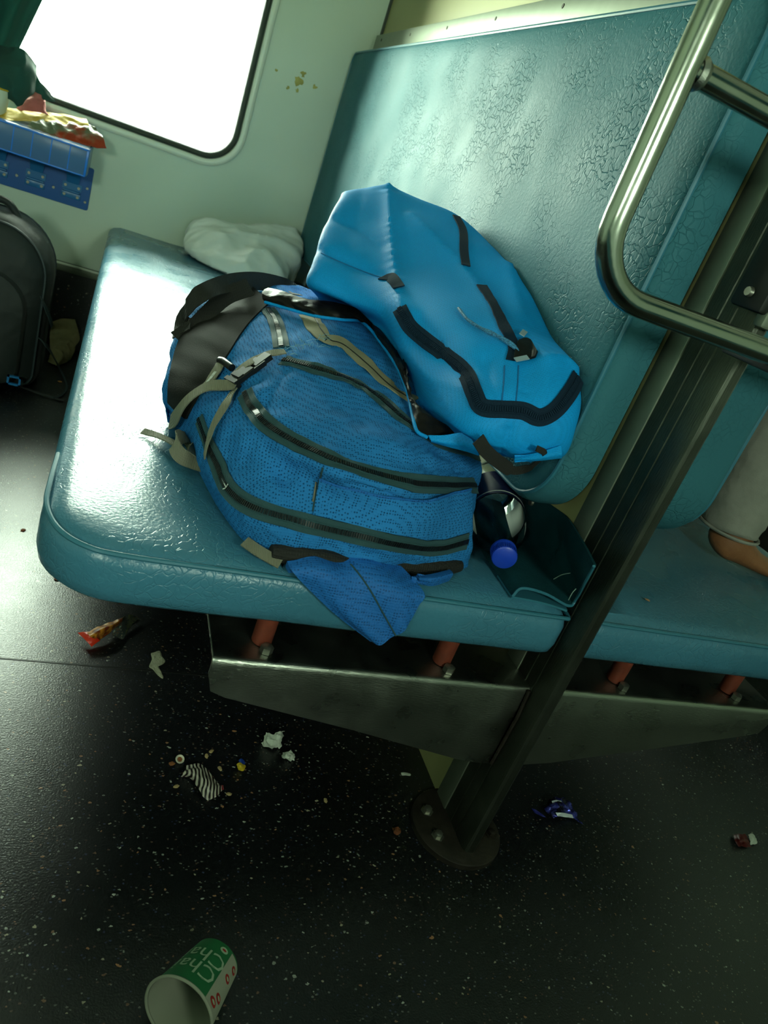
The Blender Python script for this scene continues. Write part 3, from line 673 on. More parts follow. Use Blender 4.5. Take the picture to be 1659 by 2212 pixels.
# padded back panel and the shoulder strap hanging over the front of the bench
pd = MB()
P = curve([at(585, 1192, z=ZS+.012), at(640, 1198, z=ZS+.012), at(720, 1212, z=ZS+.012), at(800, 1222, z=ZS+.012), at(880, 1220, z=ZS+.012), at(940, 1222, z=ZS+.012), at(992, 1222, z=ZS+.010)], 40)
pd.tube(P, [0.004 + 0.0095*abs(math.sin(math.pi*(0.08 + 1.84*i/39)))**0.7 for i in range(40)], 14); pd.build('back_padding', M_meshpad, bag)
sp = [[at(620, 1212, z=ZS+.012), at(690, 1208, z=ZS+.016), at(755, 1203, z=ZS+.020), at(822, 1186, z=ZS+.026)],
      [at(632, 1235, z=ZS+.008), at(715, 1238, z=ZS+.013), at(785, 1232, z=ZS+.016), at(872, 1228, z=ZS+.016)],
      [at(662, 1268, y=-1.862), at(745, 1285, y=-1.866), at(820, 1275, y=-1.866), at(917, 1282, y=-1.863)],
      [at(725, 1328, y=-1.866), at(780, 1335, y=-1.872), at(845, 1325, y=-1.872), at(905, 1308, y=-1.868)],
      [at(800, 1386, y=-1.872), at(828, 1386, y=-1.876), at(862, 1366, y=-1.876), at(888, 1340, y=-1.872)]]
g = grid(sp, 30, 40); N = gnormals_facing(g)
g = [[g[j][i] + N[j][i]*(0.005*math.sin(math.pi*min(i, 29-i)/29*2 if i < 30 else 0)**2*1.0 + 0.0) for i in range(30)] for j in range(40)]
ss = obj('shoulder_strap', *shell(g, gnormals_facing(g), 0.009), M_bag2, bag)
MB().tube([g[j][17] + N[j][17]*0.0006 for j in range(6, 40)], 0.0009, 6).build('strap_seam', M_tape, ss)
sp2 = [[at(890, 1245, z=ZS+.016), at(930, 1240, z=ZS+.018), at(972, 1230, z=ZS+.018)], [at(905, 1262, z=ZS+.006), at(935, 1266, z=ZS+.008), at(970, 1255, z=ZS+.008)]]
g = grid([sp2[0], [ (a+b_)/2 + V((0, -0.006, 0.006)) for a, b_ in zip(*sp2)], sp2[1]], 16, 10); obj('strap_stub', *shell(g, gnormals_facing(g), 0.008), M_bag2, bag)
strap(bag, [at(528, 1170, z=ZS+.012), at(560, 1192, z=ZS+.010), at(606, 1218, z=ZS+.006)], [(0, -.6, .8)]*3, 0.013, M_strap, 'lower_webbing')
# frayed threads where the fabric has worn through
rn = random.Random(3); k = MB()
for i in range(34):
    px, py = rn.uniform(612, 700), rn.uniform(0, 1); py = 765 - (px-612)*0.28 + rn.uniform(-14, 10)
    h = ray(B1, px, py)
    if h:
        a = h[0] + h[1]*0.001; q = a + h[1]*rn.uniform(.001, .006) + V((rn.uniform(-.01, .014), rn.uniform(-.008, .006), rn.uniform(-.004, .004)))
        k.tube([a, (a+q)/2 + h[1]*0.002, q], 0.0003, 4)
k.build('frayed_threads', M_fray, bag, kind='stuff')

# ------------------------------------------------------------------ bright blue backpack slumped against the backrest
M_sky = mat('bright_blue_polyester', (12, 146, 220), 0.6, bump=(('noise', 600, 0.0003, None),), var=(8, 0.9, 0.3), spec=0.22, weave=(520, 0.8, 0.3))
M_skyzip = mat('dark_slate_zip', (24, 44, 62), 0.85, spec=0.15, bump=(('wave', 400, 0.0003, None),))
M_satin = mat('black_satin', (18, 17, 15), 0.5, bump=(('noise', 70, 0.0012, None),), spec=0.25)
M_cord = mat('blue_cord', (70, 140, 185), 0.7, var=(500, 0.4, 0.1))
sky = thing('backpack', 'bright blue backpack slumped on the dark blue one against the backrest', 'backpack', (0.45, -1.55, ZS))
G2 = [[(738,420,-1.21),(790,410,-1.22),(835,410,-1.22),(900,427,-1.24),(1000,470,-1.29)],
 [(702,485,-1.31),(770,490,-1.33),(840,490,-1.34),(930,490,-1.36),(1060,527,-1.39)],
 [(676,565,-1.39),(760,580,-1.43),(850,580,-1.45),(970,590,-1.49),(1130,612,-1.53)],
 [(670,622,-1.41),(765,650,-1.48),(865,660,-1.55),(1010,680,-1.63),(1182,715,-1.64)],
 [(760,664,-1.38),(822,700,-1.49),(885,750,-1.61),(1050,770,-1.72),(1228,780,-1.73)],
 [(868,764,-1.52),(888,802,-1.6),(940,830,-1.70),(1080,850,-1.78),(1249,850,-1.77)],
 [(902,880,-1.62),(935,900,-1.68),(1000,920,-1.77),(1110,920,-1.8),(1240,915,-1.79)],
 [(925,945,-1.64),(985,955,-1.71),(1050,972,-1.76),(1130,985,-1.79),(1218,985,-1.78)]]
c2 = ctrl(G2, 'y')
for r in c2:
    b_ = r[-1]; r[-1] = V((min(b_.x, 0.549), b_.y, b_.z))
    r.append(V((0.552, r[-1].y + 0.05, r[-1].z - 0.03)))
    a = r[0]; r.insert(0, V((a.x + 0.05, a.y + 0.08, a.z - 0.03)))
c2.insert(0, [p + V((0.02, 0.07, -0.03)) for p in c2[0]])
c2.append([V((p.x, p.y + 0.05, p.z - 0.02)) for p in c2[-1]])
folds = [((838, 415), (848, 560), (868, 680)), ]
g_ = grid(c2, 40, 50); B2a = BVHTree.FromPolygons([p for r in g_ for p in r], gfaces(40, 50))
CR2 = creases(B2a, [([(838, 412), (842, 480), (850, 560), (862, 640), (880, 700)], 0.012, 0.020), ([(890, 470), (950, 530), (1010, 590), (1060, 660), (1095, 730)], 0.008, 0.016),
    ([(690, 535), (740, 560), (800, 585), (840, 600)], -0.008, 0.014), ([(905, 690), (945, 735), (960, 770), (1000, 800)], -0.006, 0.014), ([(1050, 770), (1060, 820), (1090, 870)], -0.006, 0.014),
    ([(1180, 780), (1215, 778), (1240, 800)], 0.007, 0.014), ([(1100, 560), (1110, 620), (1135, 700), (1175, 770)], 0.006, 0.018), ([(900, 860), (950, 890), (1010, 930), (1090, 965)], 0.006, 0.016), ([(1100, 930), (1095, 950), (1080, 985)], -0.006, 0.012), ([(1140, 700), (1150, 760), (1140, 840)], -0.006, 0.018), ([(720, 470), (780, 500), (830, 540)], -0.004, 0.014)])
def d2(p, u, v): return 0.004*fbm(p + V((5, 2, 1)), 8, 2) + crease_d(p, CR2)
def clampx(o): pass
o2, B2 = body(c2, 130, 150, d2, (0.46, -1.48, 0.56), 'bag_body', M_sky, sky)
for v in o2.data.vertices:
    if v.co.x + sky.location.x > 0.5505: v.co.x = 0.5505 - sky.location.x
zipper(sky, B2, [(864, 668), (885, 705), (925, 740), (968, 772), (1005, 805), (1025, 850), (1042, 880), (1085, 885), (1130, 888), (1165, 902), (1200, 885), (1232, 845), (1247, 815)], 110, w=0.020, tape=M_skyzip, tmat=M_skyzip)
zipper(sky, B2, [(985, 468), (1000, 500), (1002, 545), (1006, 575)], 30, w=0.013, tape=M_skyzip, teeth=False)
zipper(sky, B2, [(1040, 618), (1066, 660), (1088, 705), (1110, 750), (1106, 780)], 40, w=0.015, tape=M_skyzip, teeth=False)
zipper(sky, B2, [(826, 606), (845, 600), (862, 622)], 14, w=0.016, tape=M_skyzip, teeth=False)
# cord pull and dark zip garage
P, N = on(B2, [(994, 676), (1004, 694), (1020, 710), (1040, 724), (1058, 734), (1080, 740), (1104, 752), (1118, 766)], 40)
k = MB(); k.tube([p + n*(0.004 + 0.005*math.sin(math.pi*i/39)) for i, (p, n) in enumerate(zip(P, N))], 0.0019, 7)
P, N = on(B2, [(990, 672), (998, 686), (1012, 704), (1034, 720), (1062, 730), (1086, 744), (1112, 760)], 40)
k.tube([p + n*(0.004 + 0.004*math.sin(math.pi*i/39)) for i, (p, n) in enumerate(zip(P, N))], 0.0019, 7); k.build('zip_cord', M_cord, sky)
g = []
for r in ([(1116, 742), (1132, 738), (1150, 748), (1162, 765)], [(1112, 756), (1130, 756), (1148, 762), (1160, 774)], [(1108, 780), (1122, 782), (1142, 780), (1156, 778)]):
    P, N = on(B2, r, 12); g.append([p + n*0.006 for p, n in zip(P, N)])
g = grid(g, 12, 8); obj('zip_pull', *shell([[q for q in r] for r in g], gnormals_facing(g), 0.003), M_satin, sky)
for pa in ([(1120, 735), (1128, 726)], [(1110, 788), (1136, 782)]):
    P, N = on(B2, pa, 4); k = MB(); ribbon(k, [p + n*0.007 for p, n in zip(P, N)], N, 0.007, 0.001); k.build('care_tag', mat('grey_tag', (140, 160, 170), 0.6), sky)
for pix in ([(1090, 790), (1088, 830), (1084, 870)], [(1120, 790), (1118, 830), (1114, 872)], [(955, 735), (962, 760), (985, 785)], [(672, 536), (720, 560), (780, 585), (830, 602)]):
    P, N = on(B2, pix, 14); MB().tube([p + n*0.0004 for p, n in zip(P, N)], 0.0008, 5).build('stitch_seam', mat('seam_blue', (12, 100, 158), 0.6), sky)
# black satin lining flap with blue piping that falls over the dark bag
top_e = [(562, 618), (610, 628), (660, 645), (720, 652), (775, 668), (822, 700), (858, 745), (876, 790), (884, 850), (935, 900), (990, 930)]
mid_e = [(566, 636), (610, 645), (665, 662), (722, 672), (782, 690), (830, 732), (862, 780), (882, 830), (900, 880), (930, 912), (975, 936)]
bot_e = [(572, 652), (620, 666), (680, 682), (735, 690), (785, 698), (828, 748), (860, 798), (880, 850), (890, 895), (900, 930), (922, 944)]
fl = []
for j, e in enumerate((top_e, mid_e, bot_e)):
    P, N = on(B1, e, 60); fl.append([p + (CAM - p).normalized()*(0.05, 0.045, 0.02)[j] for p, n in zip(P, N)])
g = grid(fl, 90, 14); N = gnormals_facing(g)
g = [[g[j][i] + N[j][i]*(0.0035*ridge(g[j][i]*1.0 + V((0, 0, 4)), 60)*math.sin(math.pi*j/13)) for i in range(90)] for j in range(14)]
lf = obj('lining_flap', *shell(g, gnormals_facing(g), 0.002), M_satin, sky, label='black satin lining flap')
MB().tube([p + V((0, -0.001, 0)) for p in g[-1]], 0.0022, 8).build('piping', M_sky, lf)
# lower corner: blue hem, black webbing and loop
g = []
for r, dd in (([(925, 940), (960, 940), (1000, 935), (1020, 950)], 0), ([(930, 955), (965, 965), (1005, 975), (1035, 985)], 0)):
    g.append([at(a, b_, y=-1.745 - 0.02*i/3) for i, (a, b_) in enumerate(r)])
g = grid([g[0], [(a+b_)/2 + V((0, -.006, 0)) for a, b_ in zip(*g)], g[1]], 16, 8); obj('bottom_hem', *shell(g, gnormals_facing(g), 0.004), M_sky, sky)
strap(sky, [at(1032, 948, y=-1.80), at(1050, 975, y=-1.80), at(1080, 1000, y=-1.79), at(1108, 1016, y=-1.78), at(1140, 1010, y=-1.785), at(1165, 992, y=-1.80), at(1175, 978, y=-1.81), at(1158, 968, y=-1.815)],
      [(0, -1, .3)]*8, [0.016]*16 + [0.010]*8 + [0.007]*16, M_web, 'side_webbing')
g = grid([[at(1115, 985, y=-1.80), at(1160, 978, y=-1.806), at(1212, 962, y=-1.80)], [at(1112, 992, y=-1.806), at(1160, 990, y=-1.812), at(1214, 980, y=-1.806)], [at(1120, 998, y=-1.80), at(1160, 996, y=-1.806), at(1214, 990, y=-1.80)]], 14, 8)
obj('bottom_tab', *shell(g, gnormals_facing(g), 0.006), M_sky, sky)
# ------------------------------------------------------------------ things on the bench
def clear_plastic(name, tint, gl=0.04, ior=1.5):
    m = bpy.data.materials.new(name); m.use_nodes = True; glass_nodes(m)
    for n in m.node_tree.nodes:
        if n.type == 'BSDF_TRANSPARENT': n.inputs[0].default_value = tint
        if n.type == 'BSDF_GLOSSY': n.inputs['Roughness'].default_value = gl
        if n.type == 'FRESNEL': n.inputs[0].default_value = ior
    return m
M_pet = clear_plastic('clear_pet', (0.90, 0.95, 0.93, 1), 0.05, 1.6)
M_capblue = mat('blue_cap', (28, 66, 190), 0.35)
bo = thing('water_bottle', 'clear plastic water bottle with blue cap lying beside the dark blue backpack', 'bottle', (0.56, -1.70, ZS))
ba = at(1090, 1206, z=ZS+0.036); bd = V((0.068, 0.20, 0.012)).normalized()
prof = [(0.014, .0125), (0.024, .0128), (0.028, .0145), (0.038, .019), (0.052, .028), (0.068, .0345), (0.085, .0375), (0.10, .038), (0.13, .038), (0.16, .0375), (0.20, .038), (0.222, .036), (0.228, .030)]
MB().lathe(prof, ba, bd, 40, cap0=False).build('bottle_body', M_pet, bo)
MB().lathe([(0.0, .0135), (0.0015, .0155), (0.013, .0158), (0.014, .0165), (0.019, .0165), (0.0195, .013)], ba, bd, 40).build('cap', M_capblue, bo)
rib = MB(); u_ = bd.orthogonal().normalized(); w_ = bd.cross(u_)
for i in range(40):
    q = u_*math.cos(2*math.pi*i/40) + w_*math.sin(2*math.pi*i/40); rib.obb(ba + bd*0.0075 + q*0.0158, bd, q, bd.cross(q), 0.005, 0.0004, 0.0005)
rib.build('cap_ribs', M_capblue, bo, smooth=False, kind='stuff')
lb = MB().lathe([(0.108, .0384), (0.125, .0386), (0.165, .0382), (0.18, .0384)], ba, bd, 40, cap0=False, cap1=False).build('label', mat('navy_label', (20, 28, 66), 0.35), bo)
MB().lathe([(0.108, .0372), (0.18, .0372)], ba, bd, 40, cap0=False, cap1=False).build('label_back', mat('label_back_white', (225, 228, 220), 0.6), lb)
MB().lathe([(0.113, .0388), (0.116, .0388)], ba, bd, 40, cap0=False, cap1=False).build('label_stripe', mat('label_white', (210, 215, 205), 0.5), lb)

M_felt = mat('dark_teal_felt', (22, 66, 74), 0.9, bump=(('noise', 300, 0.0006, None),), var=(25, 0.7, 0.25), spec=0.1)
fz = thing('seat_flap', 'dark teal folded vinyl flap tucked under the backrest beside the bottle', 'flap', (0.6, -1.74, ZS))
fr = [[(1106, 1286, .006), (1128, 1268, .018), (1178, 1280, .018), (1228, 1306, .008), (1245, 1290, .020), (1264, 1255, .062), (1283, 1220, .095)],
      [(1075, 1240, .006), (1098, 1222, .019), (1145, 1222, .020), (1196, 1246, .014), (1222, 1222, .030), (1242, 1195, .070), (1256, 1168, .092)],
      [(1040, 1190, .006), (1062, 1160, .020), (1105, 1150, .022), (1152, 1165, .024), (1186, 1150, .040), (1205, 1130, .066), (1218, 1108, .082)],
      [(1015, 1130, .006), (1034, 1085, .020), (1070, 1075, .024), (1112, 1085, .032), (1148, 1080, .046), (1166, 1068, .058), (1172, 1056, .066)],
      [(1000, 1070, .006), (1016, 1035, .020), (1045, 1030, .024), (1080, 1035, .034), (1110, 1035, .048), (1125, 1028, .058), (1132, 1020, .066)]]
g = grid(ctrl(fr, 'z'), 50, 40)
g = [[V((min(p.x, 0.6195 if p.y < -1.76 else 0.6265), p.y, p.z)) for p in r] for r in g]
obj('flap_sheet', *shell(g, gnormals_facing(g), 0.0028), M_felt, fz)
MB().tube([p + V((0, -0.0012, -0.001)) for p in g[0]], 0.0019, 7).build('flap_edge', M_piping, fz)
g2 = grid(ctrl([[(1106, 1288, .005), (1150, 1296, .004), (1190, 1306, .004), (1226, 1318, .004)], [(1075, 1242, .004), (1120, 1250, .004), (1160, 1258, .004), (1200, 1262, .004)]], 'z'), 20, 6)
obj('flap_underside', *shell(g2, gnormals_facing(g2), 0.0028), M_piping, fz)
for pa in (((1196, 1251), (1232, 1238)), ((1228, 1296), (1244, 1272))):
    P_ = [at(*q, z=ZS+0.034) for q in pa]
    P_ = [at(pa[0][0], pa[0][1], z=ZS+0.022), at((pa[0][0]+pa[1][0])/2, (pa[0][1]+pa[1][1])/2-3, z=ZS+0.036), at(pa[1][0], pa[1][1], z=ZS+0.044)]
    MB().tube(curve(P_, 8), 0.0006, 5).build('loose_thread', mat('pale_thread', (150, 175, 165), 0.8), fz)

M_poly = mat('white_polythene', (248, 252, 249), 0.4, bump=(('noise', 14, 0.004, None),), spec=0.5)
G3 = [[(410,484,-.10),(450,473,-.10),(520,486,-.10),(590,488,-.09),(640,490,-.08)],
 [(397,508,-.14),(450,500,-.17),(520,512,-.19),(590,515,-.18),(651,522,-.12)],
 [(402,536,-.18),(450,545,-.25),(520,555,-.28),(590,560,-.27),(652,552,-.18)],
 [(425,558,-.22),(470,578,-.29),(530,598,-.32),(585,612,-.33),(628,600,-.25)]]
c3 = ctrl(G3, 'y')
c3.insert(0, [V((p.x, p.y + 0.05, p.z - 0.03)) for p in c3[0]]); c3.insert(0, [V((p.x, p.y, ZS + 0.004)) for p in c3[0]])
c3.append([V((p.x, p.y + 0.015, ZS + 0.003)) for p in c3[-1]])
for r in c3:
    a, b_ = r[0], r[-1]; r.insert(0, V((a.x + 0.02, a.y + 0.03, max(ZS + .003, a.z - .05)))); r.append(V((min(b_.x + .012, .553), min(b_.y + .04, -.03), max(ZS + .003, b_.z - .05))))
for r in c3:
    for p in r: p.x = min(p.x, 0.548); p.y = min(p.y, -0.035); p.z = max(p.z, ZS + 0.003)
g = grid(c3, 90, 70); N = gnormals_facing(g)
vs = [g[j][i] + N[j][i]*((0.010*ridge(g[j][i] + V((2, 9, 4)), 11) + 0.003*ridge(g[j][i]*V((1, 2, 1)), 22) - 0.006) if g[j][i].z > ZS + 0.01 else 0) for j in range(70) for i in range(90)]
for v in vs: v.x = min(v.x, 0.553); v.y = min(v.y, -0.026); v.z = max(v.z, ZS + 0.002)
obj('plastic_bag', vs, gfaces(90, 70), M_poly, label='crumpled white plastic bag in the far corner of the bench', cat='bag')

# ------------------------------------------------------------------ snack table under the window
M_acr = mat('blue_translucent_plastic', (120, 170, 235), 0.22, trans=0.55, spec=0.5, ior=1.3)
M_acr_glow = mat('blue_edge_glow', (40, 130, 240), 0.25)  # brighter blue paints in the light piped to ribs and edges
M_plate = mat('blue_painted_plate', (24, 92, 168), 0.35)
M_hinge = mat('blue_steel_hinge', (48, 118, 178), 0.3)
tb = thing('snack_table', 'blue plastic hinged snack table fixed to the wall below the window', 'table', (-0.35, -0.08, 0.425))
TZ = 0.606
MB().box((-0.64, -0.165, TZ-0.005), (-0.080, -0.012, TZ), 0.002).build('table_top', M_acr, tb)
MB().box((-0.64, -0.168, 0.535), (-0.082, -0.163, TZ), 0.0015).build('front_lip', M_acr, tb)
MB().box((-0.086, -0.166, 0.535), (-0.080, -0.014, TZ), 0.0015).build('side_lip', M_acr, tb)
for i in range(12): 
    x = -0.128 - 0.0455*i; MB().box((x-0.0013, -0.1688, 0.540), (x+0.0013, -0.150, TZ-0.004)).build('rib', M_acr_glow, tb, smooth=False)
MB().box((-0.64, -0.1692, TZ-0.006), (-0.083, -0.1672, TZ-0.001), 0.0008).build('edge_strip', M_acr_glow, tb)  # bright strips added to colour in the light-filled edges
MB().box((-0.64, -0.1692, 0.534), (-0.083, -0.1672, 0.538), 0.0008).build('edge_strip', M_acr_glow, tb)
MB().box((-0.0875, -0.1692, 0.536), (-0.0815, -0.1672, TZ-0.002), 0.0008).build('edge_strip', M_acr_glow, tb)
vs, fs = slab((-0.64, -0.068, 0.426, 0.545), (0.006,)*4, [(0, -0.0005), (0, -0.005), (0.001, -0.006)], lambda a, b, c: (a, c, b), inner=2)
pl = obj('back_plate', vs, fs, M_plate, tb)
for i in range(5):
    x = -0.118 - 0.0965*i
    h = MB().box((x-0.026, -0.0095, 0.447), (x+0.026, -0.006, 0.463), 0.001).build('hinge', M_hinge, pl)
    MB().tube([(x-0.022, -0.011, 0.4665), (x, -0.011, 0.4665), (x+0.022, -0.011, 0.4665)], 0.0038, 10).build('knuckle', M_hinge, h)
    k = MB(); k.add([(x-.026, -.0095, .470), (x+.026, -.0095, .470), (x+.026, -.0095, .490), (x-.026, -.0095, .490), (x-.026, -.006, .470), (x+.026, -.006, .470), (x+.026, -.006, .490), (x-.026, -.006, .490)], [(0,1,2,3),(7,6,5,4),(0,4,5,1),(1,5,6,2),(2,6,7,3),(3,7,4,0)])
    k.add([(x-.016, -.0098, .489), (x+.016, -.0098, .489), (x+.021, -.034, .536), (x-.021, -.034, .536), (x-.016, -.007, .489), (x+.016, -.007, .489), (x+.021, -.031, .536), (x-.021, -.031, .536)], [(0,1,2,3),(7,6,5,4),(0,4,5,1),(1,5,6,2),(2,6,7,3),(3,7,4,0)])
    k.build('hinge_arm', M_hinge, h, smooth=False)
    for dx in (-0.018, 0.018):
        for zz in (0.4545, 0.480): MB().lathe([(0, .0042), (0.0015, .0038)], (x+dx, -0.0095, zz), (0, -1, 0), 12).build('screw', M_screw, h)
    MB().lathe([(0, .0042), (0.0015, .0036)], (x-0.048, -0.006, 0.462), (0, -1, 0), 12).build('screw', M_screw, pl)
for zz in (0.448, 0.487): MB().lathe([(0, .004), (0.0015, .0034)], (-0.078, -0.006, zz), (0, -1, 0), 12).build('screw', M_screw, pl)

def wsheet(rows, key, nu, nv, wr, sc, th, seed=0, minz=None):
    g = grid(ctrl(rows, key) if rows and not isinstance(rows[0][0], Vector) else rows, nu, nv); N = gnormals_facing(g)
    g = [[g[j][i] + N[j][i]*(wr*(ridge(g[j][i] + V((seed, 3, 1)), sc) - 0.4)) for i in range(nu)] for j in range(nv)]
    if minz is not None: g = [[V((p.x, p.y, max(p.z, minz + th + 0.0005))) for p in r] for r in g]
    return shell(g, gnormals_facing(g), th)
M_yel = mat('yellow_foil', (206, 172, 60), 0.4, metal=0.2, bump=(('noise', 40, 0.003, None),))
obj('foil_wrapper', *wsheet([[(-30, 226, -.09), (40, 236, -.085), (100, 243, -.08), (150, 248, -.07), (186, 258, -.06)], [(-30, 242, -.115), (40, 248, -.11), (100, 254, -.105), (150, 262, -.095), (192, 270, -.09)], [(-30, 256, -.14), (40, 262, -.13), (100, 262, -.12), (150, 270, -.11), (196, 284, -.10)]], 'y', 40, 14, 0.003, 28, 0.0008, 2, TZ),
    M_yel, label='opened yellow foil wrapper lying on the snack table', cat='wrapper')
M_red = mat('red_snack_print', (168, 60, 32), 0.32, var=(16, 0.5, 0.06), rgb2=(112, 122, 98), bump=(('noise', 40, 0.006, None),))
obj('snack_packet', *wsheet([[(80, 252, -.10), (112, 258, -.09), (150, 262, -.085), (186, 268, -.08), (206, 276, -.075)], [(70, 262, -.135), (115, 268, -.13), (155, 274, -.12), (195, 284, -.11), (222, 298, -.105)], [(58, 272, -.16), (112, 292, -.155), (152, 304, -.15), (190, 314, -.14), (230, 320, -.128)]], 'y', 44, 20, 0.005, 38, 0.0012, 5, TZ),
    M_red, label='crumpled red snack packet hanging over the snack table edge', cat='packet')
M_pink = mat('pink_cloth', (190, 104, 100), 0.85, bump=(('noise', 60, 0.004, None),))
obj('cloth', *wsheet([[(58, 205, -.05), (72, 194, -.05), (88, 200, -.05), (98, 225, -.05)], [(42, 222, -.075), (66, 212, -.08), (88, 218, -.08), (102, 238, -.08)], [(30, 240, -.09), (62, 240, -.095), (88, 244, -.095), (106, 248, -.09)]], 'y', 30, 24, 0.006, 34, 0.002, 1, TZ), M_pink, label='small pink cloth heaped behind the yellow wrapper', cat='cloth')
tc_ = thing('paper_cup', 'white paper cup with yellow rim standing on the snack table', 'cup', (-0.315, -0.105, TZ+0.004))
MB().lathe([(0, .018), (0.001, .019), (0.062, .0262), (0.062, .0250), (0.003, .0178), (0.003, 0.001)], (-0.315, -0.105, TZ+0.004), (0, 0, 1), 32, cap1=True).build('cup_wall', mat('white_card', (222, 226, 200), 0.5), tc_)
MB().tube([V((-0.315 + .0265*math.cos(a*math.pi/16), -0.105 + .0265*math.sin(a*math.pi/16), TZ+0.066)) for a in range(32)], 0.0022, 8, closed=True).build('rim', mat('yellow_rim', (214, 176, 40), 0.4), tc_)

# ------------------------------------------------------------------ curtain tied at the window
M_curt = mat('dark_green_curtain', (34, 72, 66), 0.8, bump=(('noise', 240, 0.0004, None),), var=(9, 0.75, 0.3), sheen=0.1)
cu = thing('curtain', 'dark green curtain gathered at the left of the window', 'curtain', (-0.5, -0.06, 0.68))
g = []
for j in range(40):
    z = 1.36 - 0.66*j/39; w = 1.0 - 0.28*max(0, (1.0 - z)/0.3) if z < 1.0 else 1.0
    xr2 = -0.245 + 0.30*(z-0.915) if z < 0.915 else -0.245 + 0.05*(z-0.915)
    g.append([V((xr2 - 0.64*w*(1 - i/99), -0.062 + 0.020*math.sin(i/99*44 + 0.5*math.sin(z*6)) + 0.006*fbm((i*.05, z, 0), 3), z)) for i in range(100)])
_n, _l = M_curt.node_tree.nodes, M_curt.node_tree.links
_t = _n.new('ShaderNodeBsdfTranslucent'); _t.inputs[0].default_value = lin((60, 150, 140)); _mx = _n.new('ShaderNodeMixShader'); _mx.inputs[0].default_value = 0.10
_l.new(_n['Principled BSDF'].outputs[0], _mx.inputs[1]); _l.new(_t.outputs[0], _mx.inputs[2]); _l.new(_mx.outputs[0], _n['Material Output'].inputs['Surface'])
obj('curtain_drop', *shell(g, gnormals_facing(g), 0.0015), M_curt, cu)
obj('curtain_tail', *wsheet([[(-30, 90, -.07), (10, 100, -.08), (46, 106, -.085), (66, 122, -.075), (80, 142, -.06)], [(-30, 130, -.10), (10, 140, -.115), (40, 150, -.12), (62, 160, -.105), (79, 170, -.085)], [(-30, 170, -.11), (12, 180, -.125), (40, 192, -.125), (60, 198, -.11), (74, 200, -.09)], [(-30, 205, -.105), (12, 212, -.115), (28, 220, -.115), (40, 231, -.11), (56, 214, -.095)]], 'y', 44, 40, 0.005, 22, 0.0015, 3), M_curt, cu)
obj('curtain_hem', *wsheet([[(74, 150, -.05), (82, 165, -.05), (92, 182, -.048), (108, 198, -.045)], [(70, 185, -.06), (86, 196, -.062), (100, 206, -.06), (118, 218, -.05)], [(76, 205, -.065), (90, 214, -.066), (104, 218, -.064), (117, 221, -.055)]], 'y', 24, 20, 0.004, 30, 0.0015, 3), M_curt, cu)

# ------------------------------------------------------------------ black backpack and paper on the floor by the wall
M_blk = mat('charcoal_nylon', (30, 38, 38), 0.6, bump=(('noise', 500, 0.0005, None), ('noise', 14, 0.01, None)), sheen=0.1)
M_blk2 = mat('charcoal_piping', (48, 62, 66), 0.5)
bb = thing('backpack', 'black backpack standing on the floor by the window wall', 'backpack', (-0.30, -0.38, 0))
vs, fs = slab((-0.50, -0.105, 0.002, 0.422), (0.05, 0.05, 0.13, 0.13), [(0.05, -0.285), (0.02, -0.29), (0.004, -0.305), (0, -0.34), (0, -0.40), (0.004, -0.435), (0.02, -0.455), (0.05, -0.465)], lambda a, b, c: (a + 0.02*(0.25-b), c + 0.10*(b-0.1)*0.6, b), crown0=-0.005, crown1=-0.02, inner=7, n=10, m=12)
vs = [v + V((0.004, 0.004, 0.004))*fbm(v, 12) for v in vs]
for v in vs: v.z = max(v.z, 0.001)
obj('bag_body', vs, fs, M_blk, bb)
def pipe_yz(y, d): return [V((a + 0.02*(0.25-b), y + 0.06*(b-0.1), b)) for a, b in rr(-0.50, -0.105, 0.002, 0.422, (0.05, 0.05, 0.13, 0.13), d, 10, 12)]
MB().tube(pipe_yz(-0.30, 0.004), 0.003, 6, closed=True).build('piping', M_blk2, bb)
MB().tube(pipe_yz(-0.452, 0.014), 0.003, 6, closed=True).build('piping', M_blk2, bb)
vs, fs = slab((-0.46, -0.150, 0.015, 0.30), (0.05, 0.05, 0.09, 0.09), [(0.0, -0.45), (0, -0.475), (0.006, -0.488), (0.03, -0.495)], lambda a, b, c: (a + 0.02*(0.25-b), c + 0.06*(b-0.1), b), crown1=-0.012, inner=6)
obj('front_pocket', vs, fs, M_blk, bb)
MB().tube(curve([at(-25, 432, y=-.36), at(0, 430, y=-.36), at(20, 440, y=-.36), at(36, 462, y=-.36), at(44, 482, y=-.36)], 24), [0.009]*24, 12).build('carry_handle', M_blk, bb)
bk_ = MB(); c = at(30, 822, y=-.50); 
for a, b_ in (((-.016, -.012), (.016, -.008)), ((-.016, .008), (.016, .012)), ((-.016, -.012), (-.011, .012)), ((.011, -.012), (.016, .012))): bk_.box((c.x+a[0], c.y-.004, c.z+a[1]), (c.x+b_[0], c.y+.004, c.z+b_[1]))
bk_.build('blue_buckle', mat('bright_blue_plastic', (40, 130, 200), 0.35), bb, smooth=False)
strap(bb, [at(36, 832, z=.012), at(70, 845, z=.006), at(110, 858, z=.004), at(138, 866, z=.003)], [(0, 0, 1)]*4, 0.010, M_blk, 'strap_end')
strap(bb, [at(84, 732, y=-.46), at(104, 752, y=-.47), at(120, 780, z=.03), at(138, 815, z=.004), at(144, 838, z=.003), at(132, 855, z=.003), at(112, 860, z=.006)], [(1, -.3, .5), (1, -.3, .5), (1, 0, .6), (0, 0, 1), (0, 0, 1), (0, 0, 1), (0, 0, 1)], [0.012]*16 + [0.006]*24, M_blk2, 'strap_loop')
strap(bb, [at(88, 640, y=-.44), at(98, 665, y=-.46), at(108, 690, y=-.46), at(112, 705, y=-.45)], [(1, -.5, .3)]*4, 0.012, M_blk2, 'side_strap')
